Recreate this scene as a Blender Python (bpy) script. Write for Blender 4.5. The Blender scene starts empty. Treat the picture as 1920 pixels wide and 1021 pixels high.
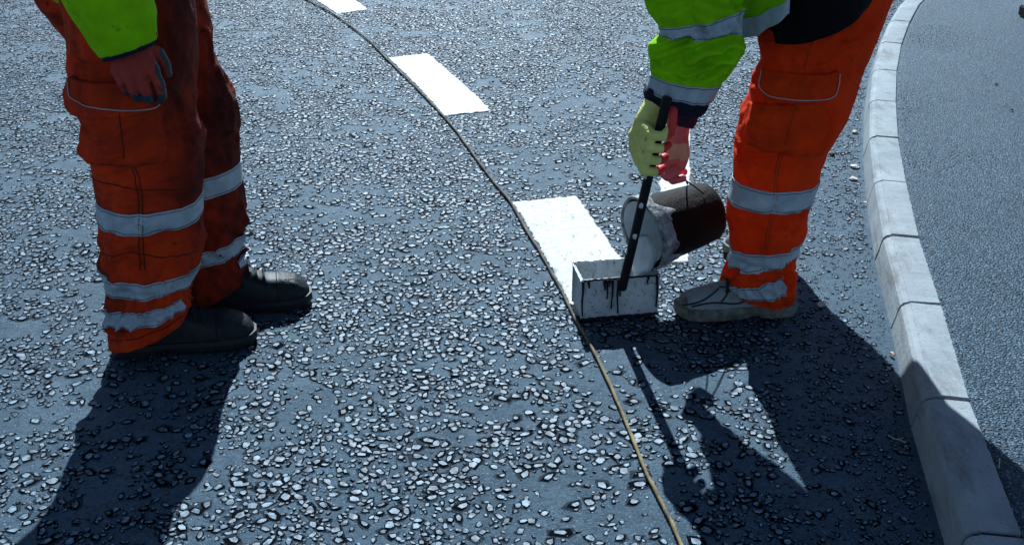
import bpy, bmesh, math, random
import numpy as np
from mathutils import Vector, noise, Matrix
random.seed(7); rng = np.random.default_rng(11)
D = bpy.data; scene = bpy.context.scene; COL = scene.collection

# ------------------------------------------------------------------ camera
CAM_H, F, TH = 1.406, 2000.0, math.radians(26.8)
CX, CY = 960.0, 510.5
cam = D.cameras.new('camera'); cam.lens = 36*F/1920; cam.sensor_width = 36
cam.clip_start = .05; cam.clip_end = 500
co = D.objects.new('camera', cam); COL.objects.link(co)
co.location = (0, 0, CAM_H); co.rotation_euler = (math.pi/2-TH, 0, 0)
scene.camera = co
# ------------------------------------------------------------------ light
SUN_EL, SUN_AZ = math.radians(39.5), math.radians(3)      # azimuth: left of straight ahead
to_sun = Vector((-math.sin(SUN_AZ)*math.cos(SUN_EL), math.cos(SUN_AZ)*math.cos(SUN_EL), math.sin(SUN_EL)))
w = D.worlds.new('World'); scene.world = w; w.use_nodes = True
nt = w.node_tree; nt.nodes.clear()
sky = nt.nodes.new('ShaderNodeTexSky'); sky.sky_type = 'NISHITA'; sky.sun_disc = False
sky.sun_elevation = SUN_EL; sky.sun_rotation = -SUN_AZ
sky.air_density = 1.0; sky.dust_density = .1; sky.ozone_density = 3.0
bg = nt.nodes.new('ShaderNodeBackground'); bg.inputs[1].default_value = .05
wo = nt.nodes.new('ShaderNodeOutputWorld')
nt.links.new(sky.outputs[0], bg.inputs[0]); nt.links.new(bg.outputs[0], wo.inputs[0])
sun = D.lights.new('sun', 'SUN'); sun.energy = 5.0; sun.angle = math.radians(.5); sun.color = (.82, .93, 1)
so = D.objects.new('sun', sun); COL.objects.link(so); so.location = (-2, 8, 8)
so.rotation_euler = to_sun.to_track_quat('Z', 'Y').to_euler()
vs = scene.view_settings; vs.view_transform = 'Standard'; vs.look = 'None'
vs.exposure = 0.82; vs.gamma = 1; vs.use_curve_mapping = False

# ------------------------------------------------------------------ measuring helpers
CT, ST = math.cos(TH), math.sin(TH)
def ray(px, py):
    x, y = (px-CX)/F, (py-CY)/F
    return Vector((x, CT - y*ST, -ST - y*CT))
def G(px, py, z=0.0):
    r = ray(px, py); t = (z-CAM_H)/r.z
    return Vector((r.x*t, r.y*t, z))
def P(px, py, Y):
    r = ray(px, py); t = Y/r.y
    return Vector((r.x*t, Y, CAM_H + r.z*t))
def proj(p):
    d = p - Vector((0, 0, CAM_H))
    zc = d.y*CT - d.z*ST; yc = -(d.y*ST + d.z*CT)
    return CX + F*d.x/zc, CY + F*yc/zc

# ------------------------------------------------------------------ mesh helpers
def tag(o, label=None, cat=None, group=None, kind=None):
    if label: o['label'] = label
    if cat: o['category'] = cat
    if group: o['group'] = group
    if kind: o['kind'] = kind
    return o
def root(name, loc):
    o = D.objects.new(name, None); COL.objects.link(o); o.location = loc; o.empty_display_size = .1
    return o
def org_of(parent):
    o = Vector((0, 0, 0))
    while parent: o = o + parent.location; parent = parent.parent
    return o
def mk(name, verts, faces, mats, parent=None, smooth=True, midx=None):
    g = org_of(parent)
    me = D.meshes.new(name)
    me.from_pydata([tuple(Vector(v)-g) for v in verts], [], faces)
    for m in (mats if isinstance(mats, (list, tuple)) else [mats]): me.materials.append(m)
    if smooth: me.polygons.foreach_set('use_smooth', [True]*len(me.polygons))
    if midx is not None: me.polygons.foreach_set('material_index', midx)
    me.update()
    o = D.objects.new(name, me); COL.objects.link(o)
    if parent: o.parent = parent
    return o
def fix_normals(o):
    bm = bmesh.new(); bm.from_mesh(o.data); bmesh.ops.recalc_face_normals(bm, faces=bm.faces); bm.to_mesh(o.data); bm.free()
    return o
def grid_faces(nr, nc, close=False, base=0):
    f = []
    for i in range(nr-1):
        for j in range(nc if close else nc-1):
            k = (j+1) % nc
            f.append((base+i*nc+j, base+i*nc+k, base+(i+1)*nc+k, base+(i+1)*nc+j))
    return f
def catmull(pts, n):
    P_ = np.array(pts, float); m = len(P_)
    ext = np.vstack([2*P_[0]-P_[1], P_, 2*P_[-1]-P_[-2]])
    out = []
    for s in np.linspace(0, m-1, n):
        i = min(int(s), m-2); t = s-i
        a, b, c, d = ext[i], ext[i+1], ext[i+2], ext[i+3]
        out.append(.5*(2*b + (c-a)*t + (2*a-5*b+4*c-d)*t*t + (3*b-a-3*c+d)*t**3))
    return np.array(out)
def tube_geo(pts, rad, n=8, base=0, rfun=None, cap=True):
    pts = [Vector(p) for p in pts]; V = []; Fc = []
    m = len(pts); t0 = (pts[1]-pts[0]).normalized()
    up = Vector((0, 0, 1)) if abs(t0.z) < .9 else Vector((0, 1, 0))
    a = t0.cross(up).normalized(); s = 0
    for i in range(m):
        t = (pts[min(i+1, m-1)]-pts[max(i-1, 0)]).normalized()
        a = (a - t*a.dot(t)).normalized(); b = t.cross(a)
        if i: s += (pts[i]-pts[i-1]).length
        r = rad[i] if isinstance(rad, (list, tuple, np.ndarray)) else rad
        for j in range(n):
            u = 2*math.pi*j/n
            rr = r*(rfun(u, s) if rfun else 1)
            V.append(pts[i] + (a*math.cos(u)+b*math.sin(u))*rr)
    Fc = grid_faces(m, n, True, base)
    if cap:
        Fc.append(tuple(base+j for j in range(n-1, -1, -1))); Fc.append(tuple(base+(m-1)*n+j for j in range(n)))
    return V, Fc
def tube(name, pts, rad, mat, parent=None, n=8, rfun=None):
    V, Fc = tube_geo(pts, rad, n, 0, rfun)
    return fix_normals(mk(name, V, Fc, mat, parent))
def tubes(name, list_pts, rad, mat, parent=None, n=6):
    for pts in list_pts: tube(name, pts, rad, mat, parent, n)
def blob(name, caps, voxel, mats, parent=None, smooth=6, picker=None):
    """one continuous surface grown over tapered limbs (p0, r0, p1, r1)"""
    bm = bmesh.new()
    for (p0, r0, p1, r1) in caps:
        b2 = bmesh.new()
        for p, r in ((p0, r0), (p1, r1)):
            bmesh.ops.create_icosphere(b2, subdivisions=2, radius=r, matrix=Matrix.Translation(Vector(p)))
        res = bmesh.ops.convex_hull(b2, input=b2.verts)
        bad = [g for g in res['geom_interior'] if isinstance(g, bmesh.types.BMVert)]
        bmesh.ops.delete(b2, geom=bad, context='VERTS')
        tmp = D.meshes.new('t'); b2.to_mesh(tmp); b2.free(); bm.from_mesh(tmp); D.meshes.remove(tmp)
    me = D.meshes.new('t'); bm.to_mesh(me); bm.free()
    o = D.objects.new('t', me); COL.objects.link(o)
    r = o.modifiers.new('r', 'REMESH'); r.mode = 'VOXEL'; r.voxel_size = voxel
    s = o.modifiers.new('s', 'SMOOTH'); s.iterations = smooth; s.factor = .5
    dg = bpy.context.evaluated_depsgraph_get()
    m2 = D.meshes.new_from_object(o.evaluated_get(dg))
    D.objects.remove(o); D.meshes.remove(me)
    g = org_of(parent)
    mats = mats if isinstance(mats, (list, tuple)) else [mats]
    m2.materials.clear()
    for m in mats: m2.materials.append(m)
    if picker:
        m2.polygons.foreach_set('material_index', [picker(p.center, p.normal) for p in m2.polygons])
    else: m2.polygons.foreach_set('material_index', [0]*len(m2.polygons))
    m2.polygons.foreach_set('use_smooth', [True]*len(m2.polygons))
    m2.transform(Matrix.Translation(-g)); m2.name = name
    o = D.objects.new(name, m2); COL.objects.link(o)
    if parent: o.parent = parent
    return o

# ------------------------------------------------------------------ materials
class N:
    def __init__(s, name):
        s.m = D.materials.new(name); s.m.use_nodes = True
        s.t = s.m.node_tree; s.b = s.t.nodes['Principled BSDF']; s.out = s.t.nodes['Material Output']
        s.geo = s.t.nodes.new('ShaderNodeNewGeometry')
    def new(s, k, **kw):
        n = s.t.nodes.new(k)
        for a, v in kw.items(): setattr(n, a, v)
        return n
    def link(s, a, b): s.t.links.new(a, b)
    def pos(s, scale=(1, 1, 1)):
        if scale == (1, 1, 1): return s.geo.outputs['Position']
        mp = s.new('ShaderNodeMapping'); mp.inputs['Scale'].default_value = scale
        s.link(s.geo.outputs['Position'], mp.inputs[0]); return mp.outputs[0]
    def noise(s, scale, detail=4, rough=.6, stretch=(1, 1, 1), dist=0):
        n = s.new('ShaderNodeTexNoise'); n.inputs['Scale'].default_value = scale
        n.inputs['Detail'].default_value = detail; n.inputs['Roughness'].default_value = rough
        n.inputs['Distortion'].default_value = dist
        s.link(s.pos(stretch), n.inputs['Vector']); return n.outputs[0]
    def voro(s, scale, feature='F1', out=0):
        n = s.new('ShaderNodeTexVoronoi'); n.feature = feature; n.inputs['Scale'].default_value = scale
        s.link(s.pos(), n.inputs['Vector']); return n.outputs[out]
    def ramp(s, fac, stops):
        r = s.new('ShaderNodeValToRGB'); e = r.color_ramp.elements
        while len(e) < len(stops): e.new(.5)
        for el, (p, c) in zip(e, stops):
            el.position = p; el.color = (c, c, c, 1) if isinstance(c, (int, float)) else (*c, 1)
        s.link(fac, r.inputs[0]); return r.outputs[0]
    def mix(s, fac, a, b, mode='MIX'):
        m = s.new('ShaderNodeMix', data_type='RGBA', blend_type=mode)
        for sock, v in ((m.inputs[0], fac), (m.inputs[6], a), (m.inputs[7], b)):
            if isinstance(v, (int, float)): sock.default_value = v
            elif isinstance(v, tuple): sock.default_value = (*v, 1)
            else: s.link(v, sock)
        return m.outputs[2]
    def math(s, op, a, b=0.0):
        m = s.new('ShaderNodeMath', operation=op)
        for sock, v in zip(m.inputs, (a, b)):
            if isinstance(v, (int, float)): sock.default_value = v
            else: s.link(v, sock)
        return m.outputs[0]
    def bump(s, h, strength, dist, prev=None):
        b = s.new('ShaderNodeBump'); b.inputs['Strength'].default_value = strength; b.inputs['Distance'].default_value = dist
        s.link(h, b.inputs['Height'])
        if prev: s.link(prev, b.inputs['Normal'])
        return b.outputs[0]
    def set(s, **kw):
        for k, v in kw.items():
            k = {'color': 'Base Color', 'rough': 'Roughness', 'spec': 'Specular IOR Level', 'normal': 'Normal', 'metal': 'Metallic', 'sheen': 'Sheen Weight'}[k]
            if isinstance(v, (int, float)): s.b.inputs[k].default_value = v
            elif isinstance(v, tuple): s.b.inputs[k].default_value = (*v, 1)
            else: s.link(v, s.b.inputs[k])
        return s.m
def m_road(name='road_mastic', dark=1.0):
    n = N(name)
    c = n.ramp(n.noise(3.0, 6, .65), [(.3, (.026, .052, .080)), (.7, (.058, .104, .150))])
    c = n.mix(n.ramp(n.noise(.9, 4, .6), [(.4, 0), (.65, .55)]), c, (.014, .030, .048))
    c = n.mix(n.ramp(n.noise(8, 6, .75), [(.48, 0), (.66, .6)]), c, (.10, .155, .205))
    c = n.mix(n.ramp(n.noise(300, 3, .7), [(.56, 0), (.68, .75)]), c, (.16, .24, .31))
    c = n.mix(n.ramp(n.noise(90, 5, .75), [(.52, 0), (.66, .85)]), c, (.010, .018, .026))
    c = n.mix(n.ramp(n.noise(28, 5, .7), [(.50, 0), (.72, .7)]), c, (.085, .14, .19))
    smear = n.math('MULTIPLY', n.ramp(n.noise(1.1, 3), [(.55, 0), (.75, 1)]), n.ramp(n.noise(22, 5, .7, (1, .6, 1)), [(.55, 0), (.72, .7)]))
    c = n.mix(smear, c, (.24, .28, .31))
    nb = n.bump(n.noise(40, 7, .8), 1.0, .009)
    nb = n.bump(n.noise(300, 4, .75), .9, .003, nb)
    if dark < 1: c = n.mix(1.0, c, (dark, dark, dark), 'MULTIPLY')
    r = n.ramp(n.noise(9, 4), [(.3, .58 if dark == 1 else .72), (.7, .70 if dark == 1 else .8)])
    n.b.inputs['Specular Tint'].default_value = (.5, .78, 1, 1)
    return n.set(color=c, rough=r, spec=.38 if dark == 1 else .18, normal=nb)
def m_stone(name, lo, hi, rough, spec):
    n = N(name)
    c = n.ramp(n.noise(55, 2, .5), [(.36, lo), (.70, hi)])
    c = n.mix(n.ramp(n.noise(500, 3), [(.5, 0), (.8, .5)]), c, (.1, .12, .14))
    return n.set(color=c, rough=rough, spec=spec, normal=n.bump(n.noise(350, 3), .5, .001))
def m_plain(name, col, rough=.8, spec=.3, var=.25, scale=20, bump=.3, bscale=200, bdist=.001, metal=0.0):
    n = N(name)
    lo = tuple(x*(1-var) for x in col); hi = tuple(min(1, x*(1+var)) for x in col)
    c = n.ramp(n.noise(scale, 5), [(.3, lo), (.7, hi)])
    return n.set(color=c, rough=rough, spec=spec, metal=metal, normal=n.bump(n.noise(bscale, 4), bump, bdist))
def m_fabric(name, col, dirt=(.03, .012, .01), lo=.52, hi=.72, amt=.85, sc=6, var=.2, translucent=.0, rough=.85, front=None):
    n = N(name)
    c = n.ramp(n.noise(14, 4), [(.3, tuple(x*(1-var) for x in col)), (.7, tuple(min(1, x*(1+var*.6)) for x in col))])
    d1 = n.ramp(n.noise(sc, 6, .68, dist=.6), [(lo, 0), (hi, amt)])
    c = n.mix(d1, c, dirt)
    d2 = n.ramp(n.noise(sc*5, 4, .6), [(.66, 0), (.74, amt)])
    c = n.mix(d2, c, dirt)
    if front is not None:                       # grime plus the shade of the leg fronts, painted into the colour
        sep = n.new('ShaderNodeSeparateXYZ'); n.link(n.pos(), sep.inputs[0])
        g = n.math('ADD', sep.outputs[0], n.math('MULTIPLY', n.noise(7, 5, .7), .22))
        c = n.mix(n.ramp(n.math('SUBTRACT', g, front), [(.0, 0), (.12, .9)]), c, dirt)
    nb = n.bump(n.noise(13, 3, .5, (1, 1, 1.6), 1.2), .6, .014)
    nb = n.bump(n.noise(45, 5, .65), .55, .006, nb)
    nb = n.bump(n.noise(900, 2), .35, .0006, nb)
    n.set(color=c, rough=rough, spec=.15, sheen=0.0, normal=nb)
    if translucent:
        tr = n.new('ShaderNodeBsdfTranslucent'); n.link(c, tr.inputs[0])
        mx = n.new('ShaderNodeMixShader'); mx.inputs[0].default_value = translucent
        n.link(n.b.outputs[0], mx.inputs[1]); n.link(tr.outputs[0], mx.inputs[2]); n.link(mx.outputs[0], n.out.inputs[0])
    return n.m
def m_tape():
    n = N('reflective_tape')
    c = n.ramp(n.noise(30, 5), [(.3, (.27, .34, .41)), (.7, (.42, .49, .56))])
    c = n.mix(n.ramp(n.noise(9, 6, .7), [(.55, 0), (.75, .8)]), c, (.05, .055, .06))
    return n.set(color=c, rough=.5, spec=.5, metal=.0, normal=n.bump(n.noise(60, 4), .4, .003))
def m_paint():
    n = N('line_paint')
    c = n.mix(n.ramp(n.noise(34, 7, .8, (1, .45, 1)), [(.56, 0), (.62, .9)]), (.60, .62, .62), (.15, .17, .17))
    c = n.mix(n.ramp(n.noise(5, 4), [(.45, 0), (.75, .5)]), c, (.42, .44, .44))
    nb = n.bump(n.noise(40, 6, .75), 1.0, .008)
    return n.set(color=c, rough=.5, spec=.35, normal=nb)
def m_kerb():
    n = N('kerb_concrete')
    c = n.ramp(n.noise(7, 6, .65), [(.3, (.22, .26, .285)), (.7, (.35, .39, .41))])
    c = n.mix(n.ramp(n.noise(110, 5, .7), [(.54, 0), (.72, .55)]), c, (.18, .20, .21))
    c = n.mix(n.ramp(n.noise(12, 5, .7, (1, .3, 2)), [(.52, 0), (.70, .7)]), c, (.13, .125, .11))
    c = n.mix(n.ramp(n.voro(38), [(.04, .9), (.09, 0)]), c, (.05, .05, .055))
    nb = n.bump(n.noise(180, 6, .75), .8, .003)
    nb = n.bump(n.noise(22, 5, .7), .4, .006, nb)
    return n.set(color=c, rough=.85, spec=.25, normal=nb)
def m_path():
    n = N('path_asphalt')
    v = n.voro(165)
    c = n.ramp(n.voro(165, out=1), [(.0, (.007, .018, .032)), (.45, (.038, .078, .12)), (.85, (.19, .29, .38))])
    c = n.mix(n.ramp(n.noise(2.5, 5), [(.35, 0), (.7, .35)]), c, (.035, .065, .095))
    c = n.mix(n.ramp(v, [(.25, 0), (.6, .85)]), c, (.012, .016, .020))
    nb = n.bump(n.math('SUBTRACT', 1.0, v), .9, .007)
    nb = n.bump(n.noise(90, 3), .5, .004, nb)
    n.b.inputs['Specular Tint'].default_value = (.45, .75, 1, 1)
    return n.set(color=c, rough=.62, spec=.35, normal=nb)
def m_rope():
    n = N('rope_fibre')
    c = n.ramp(n.noise(14, 6, .7), [(.3, (.03, .028, .028)), (.5, (.11, .10, .09)), (.68, (.26, .20, .09))])
    sep = n.new('ShaderNodeSeparateXYZ'); n.link(n.pos(), sep.inputs[0])
    tan = n.ramp(n.noise(25, 5, .7), [(.35, (.10, .085, .06)), (.65, (.40, .29, .12))])
    c = n.mix(n.ramp(n.math('MULTIPLY', sep.outputs[1], .25), [(.50, .75), (.66, 0)]), c, tan)
    return n.set(color=c, rough=.85, spec=.2, normal=n.bump(n.noise(400, 3), .6, .001))
def m_boxpaint():
    n = N('paint_caked_steel')
    c = n.ramp(n.noise(10, 5, .6, (1, 1, .35)), [(.3, (.40, .44, .46)), (.7, (.62, .66, .68))])
    c = n.mix(n.ramp(n.noise(95, 6, .75), [(.56, 0), (.63, .9)]), c, (.03, .04, .05))
    c = n.mix(n.ramp(n.noise(7, 5, .7), [(.45, 0), (.7, .6)]), c, (.16, .19, .21))
    c = n.mix(n.ramp(n.noise(38, 4, .6, (1, 1, .12)), [(.66, 0), (.70, .9)]), c, (.015, .017, .02))
    return n.set(color=c, rough=.6, spec=.35, normal=n.bump(n.noise(120, 5), .5, .002))
def m_tar(name, a, b, wet=.45):
    n = N(name)
    c = n.ramp(n.noise(16, 6, .7, (1, 1, 1)), [(.35, a), (.66, b)])
    c = n.mix(n.ramp(n.noise(60, 6, .75), [(.70, 0), (.76, .4)]), c, (.05, .04, .045))
    return n.set(color=c, rough=wet, spec=.1, normal=n.bump(n.noise(45, 6, .75), .8, .006))
M = dict(
    road=m_road(), rich=m_road('bitumen_rich_mastic', .35), chip=m_stone('chipping_worn_face', (.02, .04, .06), (.23, .33, .42), .55, .24),
    bitumen=m_plain('bitumen_film', (.002, .003, .005), .95, .03, .4),
    grit2=m_plain('asphalt_sand', (.060, .100, .140), .65, .3, .9, 120),
    grit=m_plain('loose_grit', (.06, .09, .12), .7, .3, .6, 300), kerb=m_kerb(), path=m_path(),
    mortar=m_plain('joint_mortar', (.04, .042, .045), .95, .1), paint=m_paint(), rope=m_rope(),
    orange=m_fabric('orange_hi_vis_cloth', (.92, .062, .006), dirt=(.12, .02, .008), lo=.56, hi=.80, amt=.55, translucent=.35),
    orange_d=m_fabric('grimy_shaded_orange_hi_vis_cloth', (.70, .048, .008), dirt=(.030, .009, .009), lo=.42, hi=.66, amt=.92, sc=5, translucent=.15, front=-.70),
    seam=m_fabric('dark_seam_thread', (.10, .02, .012), amt=.3), seam_o=m_fabric('orange_seam_thread', (.42, .05, .01), amt=.5),
    pipe=m_plain('grey_piping', (.34, .37, .43), .5, .4),
    lime=m_fabric('lime_hi_vis_cloth', (.33, .78, .006), dirt=(.06, .10, .01), lo=.66, hi=.85, amt=.5, translucent=.3),
    tape=m_tape(), navy=m_fabric('navy_cloth', (.012, .014, .035), amt=.1), black=m_fabric('black_jersey', (.0025, .0025, .005), amt=.1),
    plum=m_fabric('plum_cuff', (.045, .02, .05), amt=.2),
    glove_r=m_fabric('brick_red_glove_knit', (.36, .05, .04), lo=.5, hi=.75, amt=.6), glove_b=m_plain('navy_glove_rubber', (.012, .035, .055), .5, .4),
    glove_y=m_fabric('lime_glove_knit', (.68, .68, .22), dirt=(.30, .27, .10), lo=.6, hi=.85, amt=.4), glove_red=m_plain('red_glove_latex', (.62, .03, .03), .5, .4),
    glove_p=m_plain('pink_glove_latex', (.72, .11, .12), .5, .4, .3),
    glove_f=m_fabric('faded_pink_glove_knit', (.70, .30, .22), amt=.3),
    skin=m_plain('skin', (.45, .26, .19), .55, .4), hair=m_plain('short_dark_hair', (.03, .022, .016), .7, .3),
    boot=m_plain('black_boot_leather', (.009, .013, .019), .58, .3, .5, 40), sole=m_plain('black_boot_rubber', (.010, .013, .017), .6, .3),
    dust=m_fabric('scuffed_toe_leather', (.016, .02, .026), dirt=(.09, .11, .12), lo=.55, hi=.8, amt=.4, sc=22, rough=.5), lace=m_plain('black_lace', (.012, .013, .016), .8, .2),
    shoe=m_fabric('grey_suede', (.27, .31, .34), dirt=(.07, .075, .08), lo=.55, hi=.7, amt=.6, sc=14), shoe_sole=m_plain('grimy_shoe_rubber', (.15, .15, .13), .7, .3, .6, 40),
    shoe_dark=m_plain('dark_grey_trim', (.022, .024, .027), .7, .3), amber=m_plain('amber_eyelet_tab', (.5, .16, .02), .6, .3),
    box=m_boxpaint(), tar=m_tar('tar_coated_steel', (.002, .0018, .002), (.008, .0035, .004), .65), pole=m_tar('black_paint_handle', (.008, .009, .011), (.02, .021, .024), .4),
    wet=m_plain('wet_line_paint', (.58, .63, .66), .25, .5, .12, 30, .4, 60, .003), crust=m_plain('dried_paint_crust', (.22, .25, .27), .75, .3, .9, 45, .9, 90, .005),
    wire=m_plain('rusty_wire', (.03, .02, .018), .6, .4), pale=m_plain('limestone', (.52, .52, .48), .85, .2),
    leaf=m_plain('dry_leaf', (.48, .26, .15), .7, .3), straw=m_plain('dry_straw', (.55, .48, .30), .7, .3), grass=m_plain('kerb_grass', (.16, .20, .05), .7, .3),
    blue=m_plain('blue_plastic', (.03, .14, .50), .4, .5), rubber=m_plain('black_rubber', (.01, .01, .01), .7, .3), soil=m_plain('verge_soil', (.09, .08, .06), .95, .1))

# ------------------------------------------------------------------ kerb line (top back edge, measured on the 0.10 m high kerb top)
KZ = .085
joint_px = [(1975, 1130), (1919, 1003), (1819, 749), (1766, 571), (1724, 444), (1700, 342), (1685, 259), (1680.5, 191), (1682, 133), (1691, 82), (1706, 41), (1724, 8)]
kj = [G(x, y, KZ) for x, y in joint_px]
d0 = (kj[1]-kj[2]).normalized()
kj[0] = kj[1]+d0*.45+Vector((-.01, 0, 0))
kj = [kj[0]+d0*.45*k+Vector((-.03*k*k, 0, 0)) for k in (3, 2, 1)] + kj
dl = (kj[-1]-kj[-2]).normalized(); ang = math.atan2(dl.y, dl.x)
for k in range(14):
    ang -= .085; kj.append(kj[-1]+Vector((math.cos(ang), math.sin(ang), 0))*.45)
kn = []
for i in range(len(kj)):
    t = (kj[min(i+1, len(kj)-1)]-kj[max(i-1, 0)]).normalized()
    kn.append(Vector((-t.y, t.x, 0)))             # towards the road (left of travel)
KW = .113
KPROF = [(0, -.12), (0, -.004), (.003, 0), (.040, .0005), (.078, 0), (.0795, -.0022), (.092, -.0075), (.0995, -.0155), (.1025, -.026), (.107, -.055), (.113, -.085), (.115, -.14)]
def kerb_at(s, prof, inset=0.0, dz=0.0):
    i = min(int(s), len(kj)-2); t = s-i
    p = kj[i].lerp(kj[i+1], t); n = kn[i].lerp(kn[i+1], t).normalized()
    cx_, cz_ = .06, -.06
    out = []
    for d, z in prof:
        d2 = d + (inset if d < .04 else -inset); z2 = z - (inset if z > -.05 else 0)
        out.append(p + n*d2 + Vector((0, 0, z2+dz)))
    return out

# ------------------------------------------------------------------ road
def road_edge_x(y):
    best = 9
    for i in range(len(kj)-1):
        a, b = kj[i]+kn[i]*KW, kj[i+1]+kn[i+1]*KW
        if (a.y-y)*(b.y-y) <= 0 and abs(a.y-b.y) > 1e-6:
            best = min(best, a.x+(b.x-a.x)*(y-a.y)/(b.y-a.y))
    return best
ETAB_Y = np.linspace(-3, 12, 601); ETAB_X = np.array([road_edge_x(y) for y in ETAB_Y]); road_edge_slow = road_edge_x
def road_edge_x(y): return float(np.interp(y, ETAB_Y, ETAB_X))
V = []; Fc = []
xs = np.concatenate([[-60, -20, -8], np.linspace(-4, 3, 71), [8, 20, 60]]); ys = np.concatenate([[-40, -10, -2], np.linspace(.4, 8, 77), [12, 25, 60, 120]])
for y in ys:
    for x in xs:
        z = 0.0
        if -4 <= x <= 3 and .4 <= y <= 8: z = .004*noise.noise(Vector((x*1.3, y*1.3, 3)))-.003
        V.append((x, y, z))
road = tag(mk('road', V, grid_faces(len(ys), len(xs)), M['road']), kind='structure')
def road_z(x, y): return .004*noise.noise(Vector((x*1.3, y*1.3, 3)))-.003

# road markings, thick screeded paint
def marking(corners_px, label, seed, curve=0.0):
    TL, TR, BR, BL = [G(*c) for c in corners_px]
    nu, nv = 40, 170; V = []; 
    for i in range(nv):
        t = i/(nv-1)
        for j in range(nu):
            s = j/(nu-1)
            a = TL.lerp(TR, s); b = BL.lerp(BR, s); p = a.lerp(b, t)
            side = (BR-BL).normalized(); p = p + side*curve*4*t*(1-t)
            e = 0.0
            if j in (0, nu-1): p = p + side*(.006*noise.noise(Vector((seed, t*17.3, j*.37)))+.007*noise.noise(Vector((seed, t*61.7, j*.37))))
            if i in (0, nv-1): p = p + (BL-TL).normalized()*(.009*noise.noise(Vector((seed, s*9, i*.37)))+.006*noise.noise(Vector((seed, s*40, i*.37))))
            edge = min(j, nu-1-j, i, nv-1-i)
            z = .0045 + .0016*noise.noise(Vector((p.x*30, p.y*30, seed))) + .0012*noise.noise(Vector((p.x*90, p.y*60, seed))) if edge else .0030
            V.append((p.x, p.y, road_z(p.x, p.y)+z))
    n0 = len(V); f = grid_faces(nv, nu)
    ring = [j for j in range(nu)]+[i*nu+nu-1 for i in range(1, nv)]+[(nv-1)*nu+j for j in range(nu-2, -1, -1)]+[i*nu for i in range(nv-2, 0, -1)]
    for k in ring: V.append((V[k][0], V[k][1], V[k][2]-.012))
    for q in range(len(ring)):
        r2 = (q+1) % len(ring); f.append((ring[q], ring[r2], n0+r2, n0+q))
    o = fix_normals(mk('road_marking', V, f, M['paint'], road)); tag(o, label)
    return [(TL, TR, BR, BL)]
mark_polys = []
mark_polys += marking([(961, 379), (1080, 367), (1226, 581), (1080, 588)], 'freshly laid white dash running up to the steel drag box', 1.0, .006)
mark_polys += marking([(727, 108), (801, 100), (922, 208), (833, 217)], 'middle white dash lying along the rope', 2.0, .01)
mark_polys += marking([(512, -48), (590, -52), (690, 18), (632, 25)], 'farthest white dash cut by the top of the picture', 3.0, .008)
mark_polys += marking([(1247, 213), (1295, 211), (1291, 490), (1229, 492)], 'narrow white line behind the tilted bucket', 4.0)
def in_poly(x, y, q, m=.006):
    c = True
    for i in range(4):
        a, b = q[i], q[(i+1) % 4]
        L = math.hypot(b.x-a.x, b.y-a.y)
        if ((b.x-a.x)*(y-a.y)-(b.y-a.y)*(x-a.x))/L > m: c = False; break
    return c

# ---- stone chippings rolled into the road
def chip_template(seed):
    r = random.Random(seed); n = r.choice((5, 6, 6, 7)); el = r.uniform(.5, .9)
    a0 = r.uniform(0, 6.28)
    angs = [a0+2*math.pi*(k+r.uniform(-.28, .28))/n for k in range(n)]
    rad = [r.uniform(.72, 1.18) for _ in range(n)]
    tilt = (r.uniform(-.45, .45), r.uniform(-.45, .45))
    cs = r.choice((1.08, 1.10, 1.2, 1.3, 1.45, 1.62)); sh = (r.uniform(-.22, .22), r.uniform(-.22, .22)); V = []
    for ring, (sc, z) in enumerate(((cs*1.30, .10), (cs*1.02, .20), (1.06, .34), (.93, .88))):
        for k in range(n):
            x, y = math.cos(angs[k])*rad[k]*sc, math.sin(angs[k])*rad[k]*sc*el
            zz = z + (r.uniform(-.2, .2)+tilt[0]*x+tilt[1]*y if ring == 3 else 0)
            if ring < 2: q_ = r.uniform(.80, 1.32); x, y = x*q_+sh[0], y*q_+sh[1]
            V.append((x, y, zz))
    z_c = sum(v_[2] for v_ in V[-n:])/n+.05
    V.append((r.uniform(-.2, .2), r.uniform(-.2, .2)*el, z_c))
    Fq = []; mi = []
    for ring in range(3):
        for k in range(n):
            k2 = (k+1) % n; Fq.append((ring*n+k, ring*n+k2, (ring+1)*n+k2, (ring+1)*n+k)); mi.append(1 if ring else 2)
    for k in range(n): Fq.append((3*n+k, 3*n+(k+1) % n, 4*n)); mi.append(0)
    return np.array(V), Fq, mi
TEMPL = [chip_template(s) for s in range(72)]
def half_w(y): return .98*math.hypot(y, CAM_H)*.5+.45
cells = {}; chips = []
def field(x, y): return noise.noise(Vector((x*1.6, y*2.6, 1)))*.55 + noise.noise(Vector((x*5.5, y*8.0, 7)))*.6 + noise.noise(Vector((x*14, y*18, 9)))*.25
tries = 480000
for _ in range(tries):
    y = 1.35 + 6.6*random.random()
    hw = half_w(y); x = random.uniform(-hw, hw)
    if random.random() > hw/4.6: continue
    ex = road_edge_x(y)
    if x > ex-.015: continue
    gut = ex - x
    f = field(x, y)
    dens = min(1, max(.10, .64+1.7*f))
    if gut < .30: dens = .12+.4*dens
    if random.random() > dens: continue
    r = random.uniform(.0066, .0136)*random.choice((1, 1, 1, .7, .5, .4))
    if gut < .30: r *= random.uniform(.4, .8)
    key = (int(math.floor(x/.026)), int(math.floor(y/.026))); ok = True
    for i in (-1, 0, 1):
        for j in (-1, 0, 1):
            for (qx, qy, qr) in cells.get((key[0]+i, key[1]+j), ()):
                if (qx-x)**2+(qy-y)**2 < (.74*(qr+r))**2: ok = False
    if not ok or any(in_poly(x, y, q) for q in mark_polys): continue
    cells.setdefault(key, []).append((x, y, r)); chips.append((x, y, r))
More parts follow.
